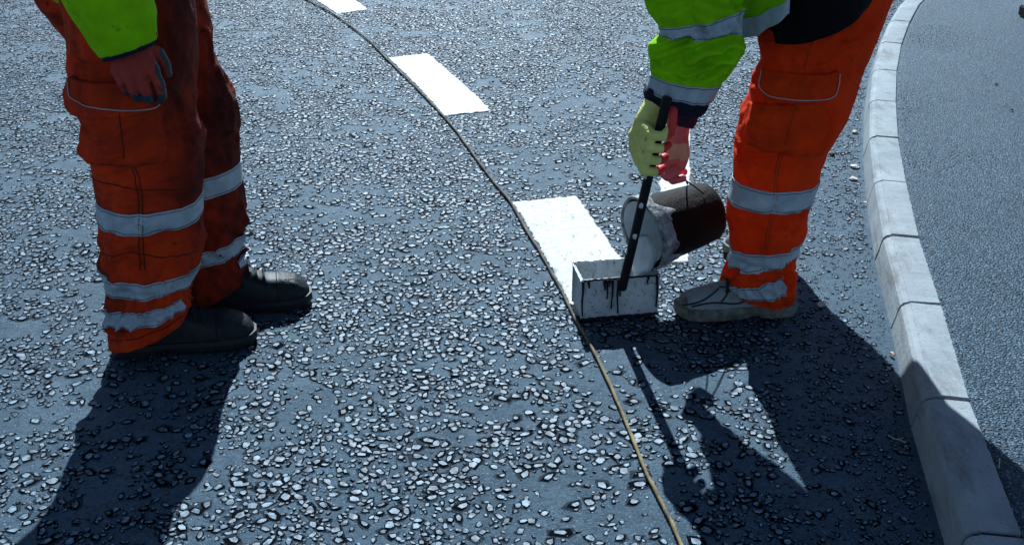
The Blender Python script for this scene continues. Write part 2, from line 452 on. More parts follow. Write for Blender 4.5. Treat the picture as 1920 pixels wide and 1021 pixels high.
def chip_xf(x, y, r):
    rr = random.Random(int(x*1e5)*31+int(y*1e5))
    return rr.randrange(len(TEMPL)), rr.uniform(0, 6.28), r, rr.uniform(.0010, .0034)
# the 300 that show largest, wholly in the picture, are parts of their own
def visible(x, y):
    px, py = proj(Vector((x, y, 0))); return 20 < px < 1900 and 0 < py < 1005
order = sorted(range(len(chips)), key=lambda i: -(chips[i][2]/max(.3, chips[i][1])) if visible(chips[i][0], chips[i][1]) else 1)
single = set(order[:300])
tm = []
for V_, F_, mi in TEMPL:
    me = D.meshes.new('stone_chipping'); me.from_pydata([tuple(v) for v in V_], [], F_)
    me.materials.append(M['chip']); me.materials.append(M['bitumen']); me.materials.append(M['rich']); me.polygons.foreach_set('material_index', mi); tm.append(me)
VV = []; LL = []; LS = []; MI = []; base = 0
for i, (x, y, r) in enumerate(chips):
    k, a, r, h = chip_xf(x, y, r); z = road_z(x, y)
    if i in single:
        o = D.objects.new('stone_chipping', tm[k]); COL.objects.link(o); o.parent = road
        o.location = (x, y, z); o.rotation_euler = (0, 0, a); o.scale = (r, r, h); continue
    V_, F_, mi = TEMPL[k]; c, s = math.cos(a), math.sin(a)
    W = np.empty_like(V_); W[:, 0] = x+(V_[:, 0]*c-V_[:, 1]*s)*r; W[:, 1] = y+(V_[:, 0]*s+V_[:, 1]*c)*r; W[:, 2] = z+V_[:, 2]*h
    VV.append(W)
    for f_ in F_: LL.extend([base+q for q in f_]); LS.append(len(f_))
    MI += mi; base += len(V_)
VV = np.vstack(VV)
me = D.meshes.new('stone_chippings'); me.vertices.add(len(VV)); me.vertices.foreach_set('co', VV.ravel())
me.loops.add(len(LL)); me.loops.foreach_set('vertex_index', LL)
me.polygons.add(len(LS)); LSa = np.array(LS); me.polygons.foreach_set('loop_start', np.concatenate([[0], np.cumsum(LSa)[:-1]])); me.polygons.foreach_set('loop_total', LSa)
me.materials.append(M['chip']); me.materials.append(M['bitumen']); me.materials.append(M['rich']); me.polygons.foreach_set('material_index', MI)
me.polygons.foreach_set('use_smooth', [False]*len(LS)); me.update(calc_edges=True); me.validate()
o = D.objects.new('stone_chippings', me); COL.objects.link(o); o.parent = road; tag(o, kind='stuff')
print('chips', len(chips))

# loose grit in the gutter, and coarse grains standing proud of the footpath
def scatter(name, spots, mat, parent, flat=1.0):
    V = []; F_ = []
    for (x, y, z, r) in spots:
        b = len(V); a = random.uniform(0, 6.28)
        pts = [(1, 0, 0), (.2, .8, 0), (-.9, .4, 0), (-.6, -.7, 0), (.3, -.9, 0), (random.uniform(-.3, .3), random.uniform(-.3, .3), random.uniform(.6, 1.1))]
        for (u, v, q) in pts:
            k = random.uniform(.75, 1.2); V.append((x+(u*math.cos(a)-v*math.sin(a))*r*k, y+(u*math.sin(a)+v*math.cos(a))*r*k, z+q*r*k*flat-.0003))
        for k in range(5): F_.append((b+k, b+(k+1) % 5, b+5))
    return tag(mk(name, V, F_, mat, parent, smooth=False), kind='stuff')
sp = []
for _ in range(8500):
    y = random.uniform(1.4, 6.5); g = abs(random.gauss(0, .16)); x = road_edge_x(y)-.006-g
    if g < .5: sp.append((x, y, road_z(x, y), random.choice((.0012, .0018, .0025, .0035))*random.uniform(.7, 1.3)))
scatter('gutter_grit', sp, M['grit'], road)
sp = []
for _ in range(60000):
    y = 1.45+4.2*random.random()**1.5; hw = half_w(y)-.25; x = random.uniform(-hw, min(hw, road_edge_x(y)-.02))
    if any(in_poly(x, y, q) for q in mark_polys): continue
    sp.append((x, y, road_z(x, y), random.choice((.0012, .0018, .0026, .0036, .0048))*random.uniform(.7, 1.2)))
scatter('sand_grains', sp, M['grit2'], road, .38)

# ------------------------------------------------------------------ kerb
bedV = []; S = np.linspace(0, len(kj)-1, (len(kj)-1)*4+1)
for s in S: bedV += kerb_at(s, KPROF, .007)
kerb = tag(mk('kerb', bedV, grid_faces(len(S), len(KPROF)), M['mortar']), kind='structure')
for i in range(len(kj)-1):
    L = (kj[i+1]-kj[i]).length; gap = .0025/L*random.choice((.9, 1.2, 1.5, 2.6)); dz = random.uniform(-.0015, .0015)
    V = []; ts = [gap, gap+.006] + list(np.linspace(.04, .96, 44)) + [1-gap-.006, 1-gap]
    for q, t in enumerate(ts):
        ring = kerb_at(i+t, KPROF, .003 if q in (0, len(ts)-1) else 0, dz)
        for m_, p in enumerate(ring):
            e = .0042 if m_ in (2, 5) else (.0026 if m_ in (1, 4) else .0012)
            V.append(p + Vector((noise.noise(Vector((i*7+t*27, m_, 2))), noise.noise(Vector((i*7+t*27, m_, 5))), .5*noise.noise(Vector((i*7+t*27, m_, 8)))))*e)
    npf = len(KPROF); f = grid_faces(len(ts), npf)
    f.append(tuple(range(npf))); f.append(tuple((len(ts)-1)*npf+k for k in range(npf-1, -1, -1)))
    o = fix_normals(mk('kerb_stone', V, f, M['kerb'], kerb))
    bm = bmesh.new(); bm.from_mesh(o.data)
    for e in bm.edges:
        if len(e.link_faces) == 2 and e.calc_face_angle(0) > .24: e.smooth = False
    bm.to_mesh(o.data); bm.free()
# footpath behind the kerb
V = []; S = np.linspace(0, len(kj)-1, (len(kj)-1)*10+1); nc = 26
for q, s in enumerate(S):
    i = min(int(s), len(kj)-2); t = s-i
    p = kj[i].lerp(kj[i+1], t); n = kn[i].lerp(kn[i+1], t).normalized()
    rag = .0035*noise.noise(Vector((s*9, 1, 1)))+.003*noise.noise(Vector((s*31, 4, 1)))
    for j in range(nc):
        d = (j/(nc-1))**2*9.0
        z = KZ-.004+.003*noise.noise(Vector((p.x*3+d*3, p.y*3, 6)))-(.004 if j == 0 else 0)
        V.append((p.x-n.x*(d+.0005)+(rag if j == 0 else 0), p.y-n.y*(d+.0005), z if d < 8.9 else KZ-.3))
footpath = tag(mk('footpath', V, grid_faces(len(S), nc), M['path']), kind='structure')
fix_normals(footpath)
sp = []
for _ in range(9000):
    s = random.uniform(2.2, 13); i = min(int(s), len(kj)-2); t = s-i
    p = kj[i].lerp(kj[i+1], t); n = kn[i].lerp(kn[i+1], t).normalized(); d = .004+abs(random.gauss(0, .35))
    sp.append((p.x-n.x*d, p.y-n.y*d, KZ-.004, random.uniform(.0012, .0030)))
scatter('path_grains', sp, M['grit'], footpath)

# ------------------------------------------------------------------ rope
rp = [(470, -80), (525, -38), (575, 0), (624, 27), (687, 74), (723, 110), (779, 164), (832, 220), (863, 258), (895, 302), (925, 342), (957, 381), (986, 432), (1016, 480), (1051, 543), (1075, 592), (1100, 636), (1123, 680), (1153, 745), (1181, 813), (1212, 890), (1244, 953), (1271, 1011), (1300, 1085), (1335, 1170)]
pts = catmull([G(*p) for p in rp], 700)
pts = [Vector((p[0]+.0012*noise.noise(Vector((0, 0, i*.09))), p[1], road_z(p[0], p[1])+.0085+.0015*noise.noise(Vector((5, 0, i*.05))))) for i, p in enumerate(pts)]
rope = tube('guide_rope', pts, [.0041*(1+.28*noise.noise(Vector((9, 0, i*.11)))) for i in range(700)], M['rope'], None, 12, lambda u, s: 1+.13*math.cos(3*(u-s*160)))
tag(rope, 'long thin twisted rope laid in a curve along the white dashes', 'rope')

# ------------------------------------------------------------------ clothing surfaces
class Surf:
    """soft tube fitted between measured left / right outline points, with depth and folds"""
    def __init__(s, rows, Y, ratio=1.0, nv=150, fold=.006, seed=0, knee=None):
        C, A, R = [], [], []
        ymid = []
        for r in rows:
            yc = r[4] if len(r) > 4 and r[4] is not None else Y
            a, b = P(r[0], r[1], yc), P(r[2], r[3], yc)
            C.append((a+b)/2); A.append((b-a)/2); ry = r[5] if len(r) > 5 else (b-a).length/2*ratio
            R.append(ry); ymid.append((r[1]+r[3])/2)
        d = np.hstack([np.array(C), np.array(A), np.array(R)[:, None], np.array(ymid)[:, None]])
        s.tab = catmull(d, nv); s.nv = nv; s.fold = fold; s.seed = seed; s.knee = knee; s.creases = []
        c = s.tab[:, :3]; L = np.concatenate([[0], np.cumsum(np.linalg.norm(np.diff(c, axis=0), axis=1))]); s.L = L
        vv = L/L[-1]; u = np.linspace(0, 1, nv)
        s.tab = np.stack([np.interp(u, vv, s.tab[:, k]) for k in range(s.tab.shape[1])], 1); s.len = L[-1]
    def v_of_y(s, py):
        y = s.tab[:, 7]; o = np.argsort(y); return float(np.interp(py, y[o], np.linspace(0, 1, s.nv)[o]))
    def pt(s, u, v, off=0.0):
        x = max(0, min(.99999, v))*(s.nv-1); i = int(x); t = x-i
        r = s.tab[i]*(1-t)+s.tab[min(i+1, s.nv-1)]*t
        c = Vector(r[:3]); a = Vector(r[3:6]); ry = r[6]
        cu, su = math.cos(u), math.sin(u)
        p = c + a*cu + Vector((0, ry*su, 0))
        nrm = (a.normalized()*cu/max(.01, a.length) + Vector((0, su/ry, 0))).normalized()
        z = v*s.len; sd = s.seed; w_ = Vector((cu, su, 0))
        f = s.fold
        kf = 1.0
        if s.knee: kf = .45 + sum(am*math.exp(-((v-k)/wd)**2) for k, wd, am in s.knee)
        n1 = noise.noise(Vector((cu*1.1+sd, su*1.1, z*6+cu*.8)))
        n2 = 1-abs(noise.noise(Vector((cu*1.0, su*1.0+sd, z*10+cu*1.7*math.sin(sd)+su*1.2))))*2.2
        n3 = noise.noise(Vector((cu*2.6+sd, su*2.6, z*16)))
        n4 = 1-abs(noise.noise(Vector((cu*1.8, su*1.8+sd*2, z*18-cu*2.4+su*1.5))))*2.4
        cr = lambda x_: (1-min(1, abs(x_)*2.6))**1.5
        n5 = cr(noise.noise(Vector((cu*1.5+sd*3, su*1.5, z*8.5+cu*2.2))))+.7*cr(noise.noise(Vector((cu*1.3, su*1.3+sd*5, z*12-cu*2.8-su*1.2))))
        dsp = f*(n1*.9 + kf*(.45*n2 + .35*n3 + .45*n4 + .9*n5-.5))
        uw = (u+math.pi) % (2*math.pi)-math.pi
        for uvs, dep, wd, ulo, uhi, vlo, vhi in s.creases:
            if v < vlo or v > vhi or uw < ulo or uw > uhi: continue
            bd = 1e9; R_ = max(a.length, ry)
            for (ua, va), (ub, vb) in zip(uvs, uvs[1:]):
                du, dv = (ub-ua)*R_, (vb-va)*s.len; L2 = du*du+dv*dv+1e-9
                qu, qv = (uw-ua)*R_, (v-va)*s.len
                t_ = max(0, min(1, (qu*du+qv*dv)/L2)); ex, ey = qu-t_*du, qv-t_*dv
                bd = min(bd, ex*ex+ey*ey)
            if bd < (wd*4)**2:
                d_ = math.sqrt(bd)/wd; dsp += dep*(.55*math.exp(-((d_-1.7)/.9)**2)-math.exp(-d_*d_))
        return p + nrm*(dsp+off)
    def crease(s, lines, dep=.007, wd=.008):
        new = []
        for l in lines:
            uv = [s.inv(*q) for q in l]; w_ = wd*random.uniform(.8, 1.3); us, vs_ = [q[0] for q in uv], [q[1] for q in uv]
            new.append((uv, dep*random.uniform(.7, 1.2), w_, min(us)-.7, max(us)+.7, min(vs_)-4*w_/s.len, max(vs_)+4*w_/s.len))
        s.creases = s.creases+new
    def grid(s, u0, u1, v0, v1, nu, nv, off=0.0):
        return [s.pt(u0+(u1-u0)*j/(nu-1), v0+(v1-v0)*i/(nv-1), off) for i in range(nv) for j in range(nu)]
    def body_geo(s, nu=72, nv=170, base=0):
        V = [s.pt(2*math.pi*j/nu, i/(nv-1)) for i in range(nv) for j in range(nu)]
        return V, grid_faces(nv, nu, True, base)
    def inv(s, px, py):
        if not hasattr(s, 'lut'):
            s.lut = []
            for i in range(161):
                for j in range(97):
                    u = -math.pi*(-.02+1.04*j/96); v = i/160; s.lut.append((*proj(s.pt(u, v)), u, v))
            s.lut = np.array(s.lut)
        d = (s.lut[:, 0]-px)**2+(s.lut[:, 1]-py)**2; idx = np.argsort(d)[:4]; wt = 1/(d[idx]+.5)
        return float((s.lut[idx, 2]*wt).sum()/wt.sum()), float((s.lut[idx, 3]*wt).sum()/wt.sum())
    def line(s, pxs, n, off):
        uv = catmull([s.inv(*p) for p in pxs], n); return [s.pt(u, v, off) for u, v in uv]
def sheet(name, V, nu, nv, th, mat, parent, close=False):
    """patch with real thickness"""
    fc = grid_faces(nv, nu, close); tot = 0
    mid = sum((Vector(v) for v in V), Vector())/len(V)
    for a, b, c, d in fc:
        n_ = (V[b]-V[a]).cross(V[d]-V[a]); tot += n_.dot((V[a]-mid) if close else (Vector((0, 0, CAM_H))-V[a]))
    if tot < 0: fc = [q[::-1] for q in fc]
    o = mk(name, V, fc, mat, parent)
    sol = o.modifiers.new('thickness', 'SOLIDIFY'); sol.thickness = th; sol.offset = -1
    return o
def band(surf, y0, y1, parent, u0=0, u1=2*math.pi, off=.0022, name='reflective_band', mat=None, skew=0.0, nvb=9):
    v0, v1 = surf.v_of_y(y0), surf.v_of_y(y1); nu = 80; V = []
    full = abs(u1-u0) > 6.2
    for i in range(nvb):
        for j in range(nu):
            u = u0+(u1-u0)*j/(nu if full else nu-1)
            v = v0+(v1-v0)*i/(nvb-1)+skew*math.cos(u)
            V.append(surf.pt(u, v, off))
    if mat is None:
        for vv in (v0+(v1-v0)*.1, v0+(v1-v0)*.9):
            a0, a1 = (max(u0, -3.3), min(u1, .2)) if not full else (-3.3, .2)
            tube('stitch_line', [surf.pt(a0+(a1-a0)*q/39, vv+skew*math.cos(a0+(a1-a0)*q/39), off+.0004) for q in range(40)], .0008, M['shoe_dark'], parent, 5)
    return sheet(name, V, nu, nvb, .0015, mat or M['tape'], parent, close=full)
def patch(surf, quad, off, parent, name, mat, round_bottom=0.0, nu=30, nv=20, puff=.0):
    uv = [surf.inv(*q) for q in quad]; V = []
    for i in range(nv):
        t = i/(nv-1)
        for j in range(nu):
            q = j/(nu-1); 
            e = abs(2*q-1); tt = t
            if round_bottom: tt = t*(1-round_bottom*max(0, (e-.55)/.45)**2)
            u = (uv[0][0]*(1-q)+uv[1][0]*q)*(1-tt)+(uv[3][0]*(1-q)+uv[2][0]*q)*tt
            v = (uv[0][1]*(1-q)+uv[1][1]*q)*(1-tt)+(uv[3][1]*(1-q)+uv[2][1]*q)*tt
            edge = min(q, 1-q)*2; b = puff*min(1, edge*4)*min(1, (1-t)*8+.2)*min(1, t*5)
            V.append(surf.pt(u, v, off+b))
    return sheet(name, V, nu, nv, off+.001, mat, parent)

# ------------------------------------------------------------------ footwear
def footwear(parent, name, heel, toe, kind, side):
    """side = +1 when the local +y flank faces the camera"""
    heel, toe = Vector(heel), Vector(toe); L = (toe-heel).length
    X = (toe-heel).normalized(); Yv = Vector((0, 0, 1)).cross(X); Zv = Vector((0, 0, 1))
    T = [0, .03, .1, .22, .3, .42, .5, .6, .68, .8, .9, .96, 1]
    if kind == 'boot':
        Wd = [.016, .030, .039, .040, .039, .040, .043, .048, .051, .052, .046, .034, .010]
        TZ = [.11, .135, .16, .17, .165, .140, .122, .103, .092, .088, .079, .062, .045]; zs = .030
    else:
        Wd = [.012, .026, .034, .036, .035, .036, .039, .044, .047, .047, .041, .029, .008]
        TZ = [.078, .098, .108, .118, .126, .126, .115, .100, .088, .077, .067, .054, .040]; zs = .033
    wf = lambda t: float(np.interp(t, T, Wd)); tf = lambda t: float(np.interp(t, T, TZ))
    def W(x, y, z): return heel + X*x + Yv*y + Zv*z
    def sec(t, a, off=0.0):
        w_ = wf(t)+off; h = tf(t)-zs+off
        c, s_ = math.cos(a), math.sin(a)
        lean = 1-.30*max(0, (h-.06)/.1)*abs(s_)
        crease = .0014*math.sin(t*95)*math.exp(-((t-.58)/.07)**2)*abs(s_)
        return W(t*L, w_*math.copysign(abs(c)**.62, c)*lean, zs-.004+h*abs(s_)**.85+crease+.0008*noise.noise(Vector((t*9, a*2, L*50))))
    ts = [0]+[.012*k for k in range(1, 6)]+list(np.linspace(.08, .9, 44))+[.92, .94, .955, .97, .98, .99, 1]; na = 26
    V = [sec(t, math.pi*j/(na-1)) for t in ts for j in range(na)]
    up = M['boot'] if kind == 'boot' else M['shoe']
    f = grid_faces(len(ts), na); f.append(tuple(range(na))); f.append(tuple((len(ts)-1)*na+k for k in range(na-1, -1, -1)))
    o = fix_normals(mk(name, V, f, up, parent))
    # sole with lugs and raised heel breast
    V = []; nsl = 90
    for i in range(nsl):
        t = i/(nsl-1); w_ = wf(t)+(.006 if kind == 'boot' else .005)
        arch = .010*math.exp(-((t-.36)/.07)**2) + (.012 if kind != 'boot' else .006)*max(0, (t-.86)/.14)**1.5 + (.008*max(0, (.06-t)/.06) if kind != 'boot' else 0)
        lug = (.005 if kind == 'boot' else .0012) if (i//3) % 2 else 0
        x = t*(L+.012)-.006
        V += [W(x, -w_*.94, arch+lug), W(x, -w_*1.0, arch+.009), W(x, -w_*1.03, .021), W(x, -w_*.98, zs+.003), W(x, w_*.98, zs+.003), W(x, w_*1.03, .021), W(x, w_*1.0, arch+.009), W(x, w_*.94, arch+lug)]
    f = grid_faces(nsl, 8, True); f.append(tuple(range(8))); f.append(tuple((nsl-1)*8+k for k in range(7, -1, -1)))
    fix_normals(mk('sole', V, f, M['sole'] if kind == 'boot' else M['shoe_sole'], o, smooth=False))
    # laces: crossing pairs over the instep
    ll = []; r0, r1, nrow = (.40, .64, 5) if kind == 'boot' else (.38, .60, 5)
    for k in range(nrow):
        t = r0+(r1-r0)*k/(nrow-1)
        for sgn in (-1, 1):
            ll.append([sec(t+sgn*.035*(q-.5), math.pi*(.5-.24+.48*q), .003+.004*math.sin(math.pi*q)) for q in np.linspace(0, 1, 9)])
    tk = r0+.005
    for sgn in (-1, 1):                            # bow loops and hanging ends
        c0 = sec(tk, math.pi*.5, .008)
        ll.append([c0+Yv*sgn*.03*math.sin(math.pi*q)*(.5+q)+X*.045*math.sin(math.pi*q*.9)+Zv*.014*math.sin(math.pi*q) for q in np.linspace(0, 1, 12)])
    a_side = (lambda q: math.pi*(.5-.42*q)) if side > 0 else (lambda q: math.pi*(.5+.42*q))
    ll.append([sec(tk-.01*q, a_side(q), .004) for q in np.linspace(0, 1, 10)])
    ll.append([sec(tk+.05+.015*q, a_side(q*.85), .004) for q in np.linspace(0, 1, 10)])
    tubes('lace', ll, .0021 if kind == 'boot' else .0034, M['lace'] if kind == 'boot' else M['shoe_dark'], o)
    sa = (lambda a: a) if side > 0 else (lambda a: math.pi-a)
    if kind == 'boot':
        V = [sec(t, math.pi*j/24, .0022) for t in list(np.linspace(.76, .96, 16))+[.975, .988, .998] for j in range(25)]
        mk('toe_cap', V, grid_faces(19, 25), M['dust'] if name == 'boot' else M['boot'], o)
        tubes('stitching', [[sec(.1+.3*q, sa(.25+.25*math.sin(q*3)), .001) for q in np.linspace(0, 1, 14)], [sec(.74, math.pi*q, .001) for q in np.linspace(.03, .97, 20)]], .0012, M['lace'], o)
    else:
        ln = []
        ln.append([sec(.97-.30*q, sa(.55-.1*q+.9*q*q), .0012) for q in np.linspace(0, 1, 16)])
        ln.append([sec(.90-.5*q, sa(.35+.15*math.sin(q*6)), .0012) for q in np.linspace(0, 1, 24)])
        ln.append([sec(.66-.06*math.sin(q*3.1), sa(1.45-1.0*q), .0012) for q in np.linspace(0, 1, 14)])
        ln.append([sec(.36-.3*q, sa(.75-.35*math.sin(q*3.1)), .0012) for q in np.linspace(0, 1, 16)])
        ln.append([sec(.24+.08*q, sa(.3+.7*q), .0012) for q in np.linspace(0, 1, 10)])
        ln.append([sec(.05+.12*q, sa(.25+.5*q), .0012) for q in np.linspace(0, 1, 10)])
        tubes('panel_seam', ln, .0024, M['shoe_dark'], o)
        V = [sec(t, sa(.95+.25*j/3), .0025) for t in np.linspace(.53, .56, 4) for j in range(4)]
        mk('eyelet_tab', V, grid_faces(4, 4), M['amber'], o)
        V = [sec(t, math.pi*j/24, .002) for t in list(np.linspace(.93, .99, 8))+[.998] for j in range(25)]
        mk('toe_bumper', V, grid_faces(9, 25), M['shoe_sole'], o)
    return o

# ------------------------------------------------------------------ standing worker (left)
pl = root('person', (-.82, 2.42, 0))
tag(pl, 'standing worker in grimy orange trousers and lime sleeve, red glove hanging by the thigh', 'person', 'road workers')
near_rows = [(300, -230, 20, -215)[2:]+(300, -230), ]
rowsN = [(30, -230, 330, -240, 2.42, .16), (62, -120, 345, -125, 2.40, .15), (95, -40, 352, -45, 2.36, .12), (122, 20, 355, 10), (134, 75, 362, 62), (135, 120, 366, 110), (137, 152, 366, 150), (148, 188, 364, 185), (160, 216, 366, 215), (168, 250, 376, 250), (173, 285, 379, 288), (180, 325, 378, 325), (186, 370, 376, 372), (191, 420, 374, 415), (197, 462, 371, 458), (203, 500, 364, 495), (209, 532, 352, 525), (214, 556, 340, 548), (211, 580, 350, 566), (211, 610, 352, 582), (213, 640, 346, 596)]
rowsF = [(60, -230, 350, -250, 2.44, .16), (90, -120, 360, -130, 2.48, .15), (130, -40, 366, -50, 2.54, .12), (160, 10, 378, 0), (195, 60, 396, 55), (215, 105, 399, 100), (235, 155, 418, 145), (250, 205, 440, 195), (262, 245, 445, 238), (272, 290, 448, 285), (285, 340, 452, 335), (290, 385, 456, 380), (296, 430, 456, 425), (300, 470, 450, 462), (305, 500, 460, 484), (308, 530, 462, 500), (312, 575, 461, 520)]
SN = Surf(rowsN, 2.335, .92, fold=.0088, seed=1.3, knee=[(.52, .06, .7), (.80, .06, 1.0), (.93, .05, 1.6)])
SF = Surf(rowsF, 2.575, .92, fold=.0088, seed=4.1, knee=[(.5, .06, .8), (.85, .07, 1.5)])
SN.crease([[(182, 305), (230, 318), (265, 335), (300, 322)], [(192, 445), (225, 432), (262, 405)], [(208, 548), (260, 552), (300, 556), (338, 545)], [(215, 585), (260, 592), (320, 578)], [(330, 190), (345, 240), (352, 300)], [(140, 110), (180, 125), (230, 122)], [(285, 430), (330, 440), (368, 425)], [(250, 600), (290, 606), (345, 580)], [(200, 525), (240, 480), (250, 470)], [(300, 20), (320, 90), (318, 150)]])
SF.crease([[(405, 140), (425, 180), (432, 235)], [(385, 262), (415, 255), (444, 262)], [(385, 390), (420, 405), (452, 392)], [(400, 480), (430, 488), (460, 472)], [(380, 60), (392, 90), (396, 120)]])
V1, F1 = SN.body_geo(84, 210); V2, F2 = SF.body_geo(84, 210, base=len(V1))
seat = Surf([(20, -240, 300, -250), (30, -120, 330, -130), (50, -40, 330, -40), (66, 0, 320, 0), (90, 28, 310, 20), (112, 52, 300, 40), (140, 90, 290, 60), (175, 115, 280, 80)], 2.45, .55, fold=.004, seed=2)
V3, F3 = seat.body_geo(48, 40, base=len(V1)+len(V2))
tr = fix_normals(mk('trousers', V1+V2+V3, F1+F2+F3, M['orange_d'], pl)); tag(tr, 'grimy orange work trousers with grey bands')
band(SN, 366, 405, tr); band(SN, 497, 530, tr, skew=.006); band(SN, 553, 577, tr, u0=-2.9, u1=-.35, skew=-.004, off=.004)
band(SF, 308, 346, tr); band(SF, 443, 474, tr, skew=-.006); band(SF, 478, 494, tr, u0=-.5, u1=.35, off=.006)
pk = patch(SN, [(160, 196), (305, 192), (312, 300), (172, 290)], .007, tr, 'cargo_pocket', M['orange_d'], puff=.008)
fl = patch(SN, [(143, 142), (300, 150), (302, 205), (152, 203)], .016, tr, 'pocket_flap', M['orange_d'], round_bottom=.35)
tubes('flap_piping', [SN.line([(144, 143), (150, 175), (163, 191), (195, 200), (250, 203), (285, 199), (300, 184)], 40, .0178)], .0012, M['pipe'], tr)
tubes('seam', [SN.line([(228, 208), (232, 250), (237, 292)], 20, .016), SN.line([(243, 300), (256, 350), (260, 400), (262, 470), (263, 505)], 50, .001),
               SN.line([(251, 300), (264, 350), (268, 400), (270, 470), (271, 505)], 50, .001), SN.line([(180, 328), (230, 350), (300, 356), (372, 350)], 40, .001),
               SN.line([(195, 470), (240, 475), (300, 482), (368, 470)], 40, .001), SN.line([(214, 628), (255, 634), (300, 618), (345, 588)], 30, .001)], .0014, M['seam'], tr)
footwear(pl, 'boot', G(206, 678)+Vector((0, .045, 0)), G(472, 650)+Vector((0, .045, 0)), 'boot', -1)
footwear(pl, 'boot', Vector((-.880, 2.545, 0)), Vector((-.561, 2.615, 0)), 'boot', -1)
# lime sleeve, navy cuff and glove
YA = 2.17
slv = Surf([(60, -330, 270, -345, 2.22), (70, -220, 268, -235, 2.19), (88, -120, 272, -130), (108, -50, 276, -60), (126, 0, 279, -10), (148, 36, 283, 18), (172, 75, 288, 46), (190, 103, 292, 74)], YA, .85, fold=.0045, seed=6.2)
Vs, Fs = slv.body_geo(60, 90)
wr = P(245, 92, YA)
jac = blob('jacket', [((-.90, 2.44, .98), .165, (-.84, 2.44, 1.30), .18), ((-.90, 2.36, .98), .14, (-.84, 2.30, 1.36), .13), ((-.90, 2.52, .98), .14, (-.84, 2.58, 1.36), .13),
                     ((-.84, 2.26, 1.38), .085, tuple(P(165, -230, 2.19)), .075), ((-.84, 2.62, 1.38), .085, (-.92, 2.70, 1.14), .075), ((-.92, 2.70, 1.14), .075, (-.90, 2.72, 1.0), .06)], .014, M['lime'], pl, 8)
sl = mk('sleeve', Vs, Fs, M['lime'], pl); fix_normals(sl); sl.modifiers.new('thickness', 'SOLIDIFY').thickness = .003
cuff = Surf([(192, 92, 288, 63), (195, 106, 288, 77), (197, 112, 287, 82)], YA, .78, nv=20, fold=.001, seed=3)
Vc, Fc_ = cuff.body_geo(50, 8); mk('cuff', Vc, Fc_, M['navy'], sl).modifiers.new('thickness', 'SOLIDIFY').thickness = .004
def pp(l): return [P(*q) for q in l]
def finger(chain, r0, r1):
    n = len(chain); return [(chain[i], r0+(r1-r0)*i/(n-1), chain[i+1], r0+(r1-r0)*(i+1)/(n-1)) for i in range(n-1)]
w0 = P(247, 84, 2.175)
kn_l = pp([(220, 132, 2.165), (241, 141, 2.15), (263, 141, 2.145), (287, 132, 2.15)])
caps = [(w0, .031, k, .0155) for k in kn_l]
caps += finger([kn_l[0], P(228, 153, 2.16), P(238, 170, 2.185), P(240, 172, 2.215)], .0122, .0095)
caps += finger([kn_l[1], P(249, 166, 2.145), P(257, 183, 2.17), P(256, 184, 2.205)], .0128, .010)
caps += finger([kn_l[2], P(272, 166, 2.14), P(279, 184, 2.162), P(276, 186, 2.20)], .0130, .010)
caps += finger([kn_l[3], P(300, 160, 2.15), P(304, 180, 2.17), P(300, 188, 2.195)], .0130, .010)
caps += finger([P(270, 92, 2.185), P(296, 100, 2.195), P(309, 120, 2.205), P(314, 138, 2.215)], .017, .0105)
zt = P(250, 172, 2.15).z
gl = blob('glove', caps, .0032, [M['glove_r'], M['glove_b']], pl, 3,
     lambda c, n: 1 if (n.y > .25 or c.z < zt-.006 or (n.x > .55 and c.x > P(298, 120, 2.17).x) or (n.x < -.8 and n.y > -.4)) else 0)
tag(gl, 'brick red knit glove with navy palm')
# body
h0 = Vector((-.76, 2.45, 1.62))
def person_body(parent, pelvis, chest, shl, shr, arms, legs, head, face):
    caps = [(pelvis, .12, chest, .13), (chest, .12, head-face*.02-Vector((0, 0, .13)), .055)]
    for s_, arm in zip((shl, shr), arms):
        caps.append((chest, .10, s_, .055)); pts_ = [s_]+arm
        for a, b, r0, r1 in zip(pts_, pts_[1:], (.05, .042), (.042, .030)): caps.append((a, r0, b, r1))
    for leg in legs:
        for a, b, r0, r1 in zip(leg, leg[1:], (.085, .058), (.058, .038)): caps.append((a, r0, b, r1))
    up = Vector((0, 0, 1)); sd = face.cross(up).normalized()
    caps += [(head+up*.03-face*.01, .088, head-up*.02+face*.005, .078), (head-up*.05+face*.03, .055, head-up*.075+face*.05, .034),
             (head+face*.085-up*.005, .010, head+face*.105-up*.032, .014), (head+face*.078+sd*.032+up*.022, .014, head+face*.078-sd*.032+up*.022, .014),
             (head+face*.085-up*.058+sd*.018, .008, head+face*.085-up*.058-sd*.018, .008)]
    for s_ in (-1, 1): caps.append((head+sd*s_*.082+up*.012, .012, head+sd*s_*.084-up*.03, .010))
    hz = head.z
    return blob('body', caps, .0075, [M['skin'], M['hair']], parent, 5, lambda c, n: 1 if (c.z > hz+.03 and (c-head).dot(face) < .055 and (c-head).length < .16) or ((c-head).dot(face) < -.02 and c.z > hz-.06 and (c-head).length < .14) else 0)
cN = lambda S_, v: Vector(S_.tab[int(v*(S_.nv-1))][:3])
person_body(pl, Vector((-.90, 2.44, .93)), Vector((-.84, 2.44, 1.33)), Vector((-.84, 2.27, 1.40)), Vector((-.84, 2.61, 1.40)),
            [[P(165, -180, 2.18), w0], [Vector((-.92, 2.70, 1.14)), Vector((-.89, 2.72, .92))]],
            [[Vector((-.87, 2.36, .86)), cN(SN, .55), cN(SN, .93)], [Vector((-.87, 2.52, .86)), cN(SF, .55), cN(SF, .93)]], h0, Vector((1, 0, -.25)).normalized())
wl = Vector((-.89, 2.72, .92))
caps = [(wl, .03, wl+Vector((.05, 0, -.05)), .032)]
for k, dy in enumerate((-.03, -.01, .01, .03)):
    a = wl+Vector((.07, dy, -.07)); caps += finger([a, a+Vector((.025, 0, -.03)), a+Vector((.015, 0, -.055)), a+Vector((-.01, 0, -.055))], .012, .0095)
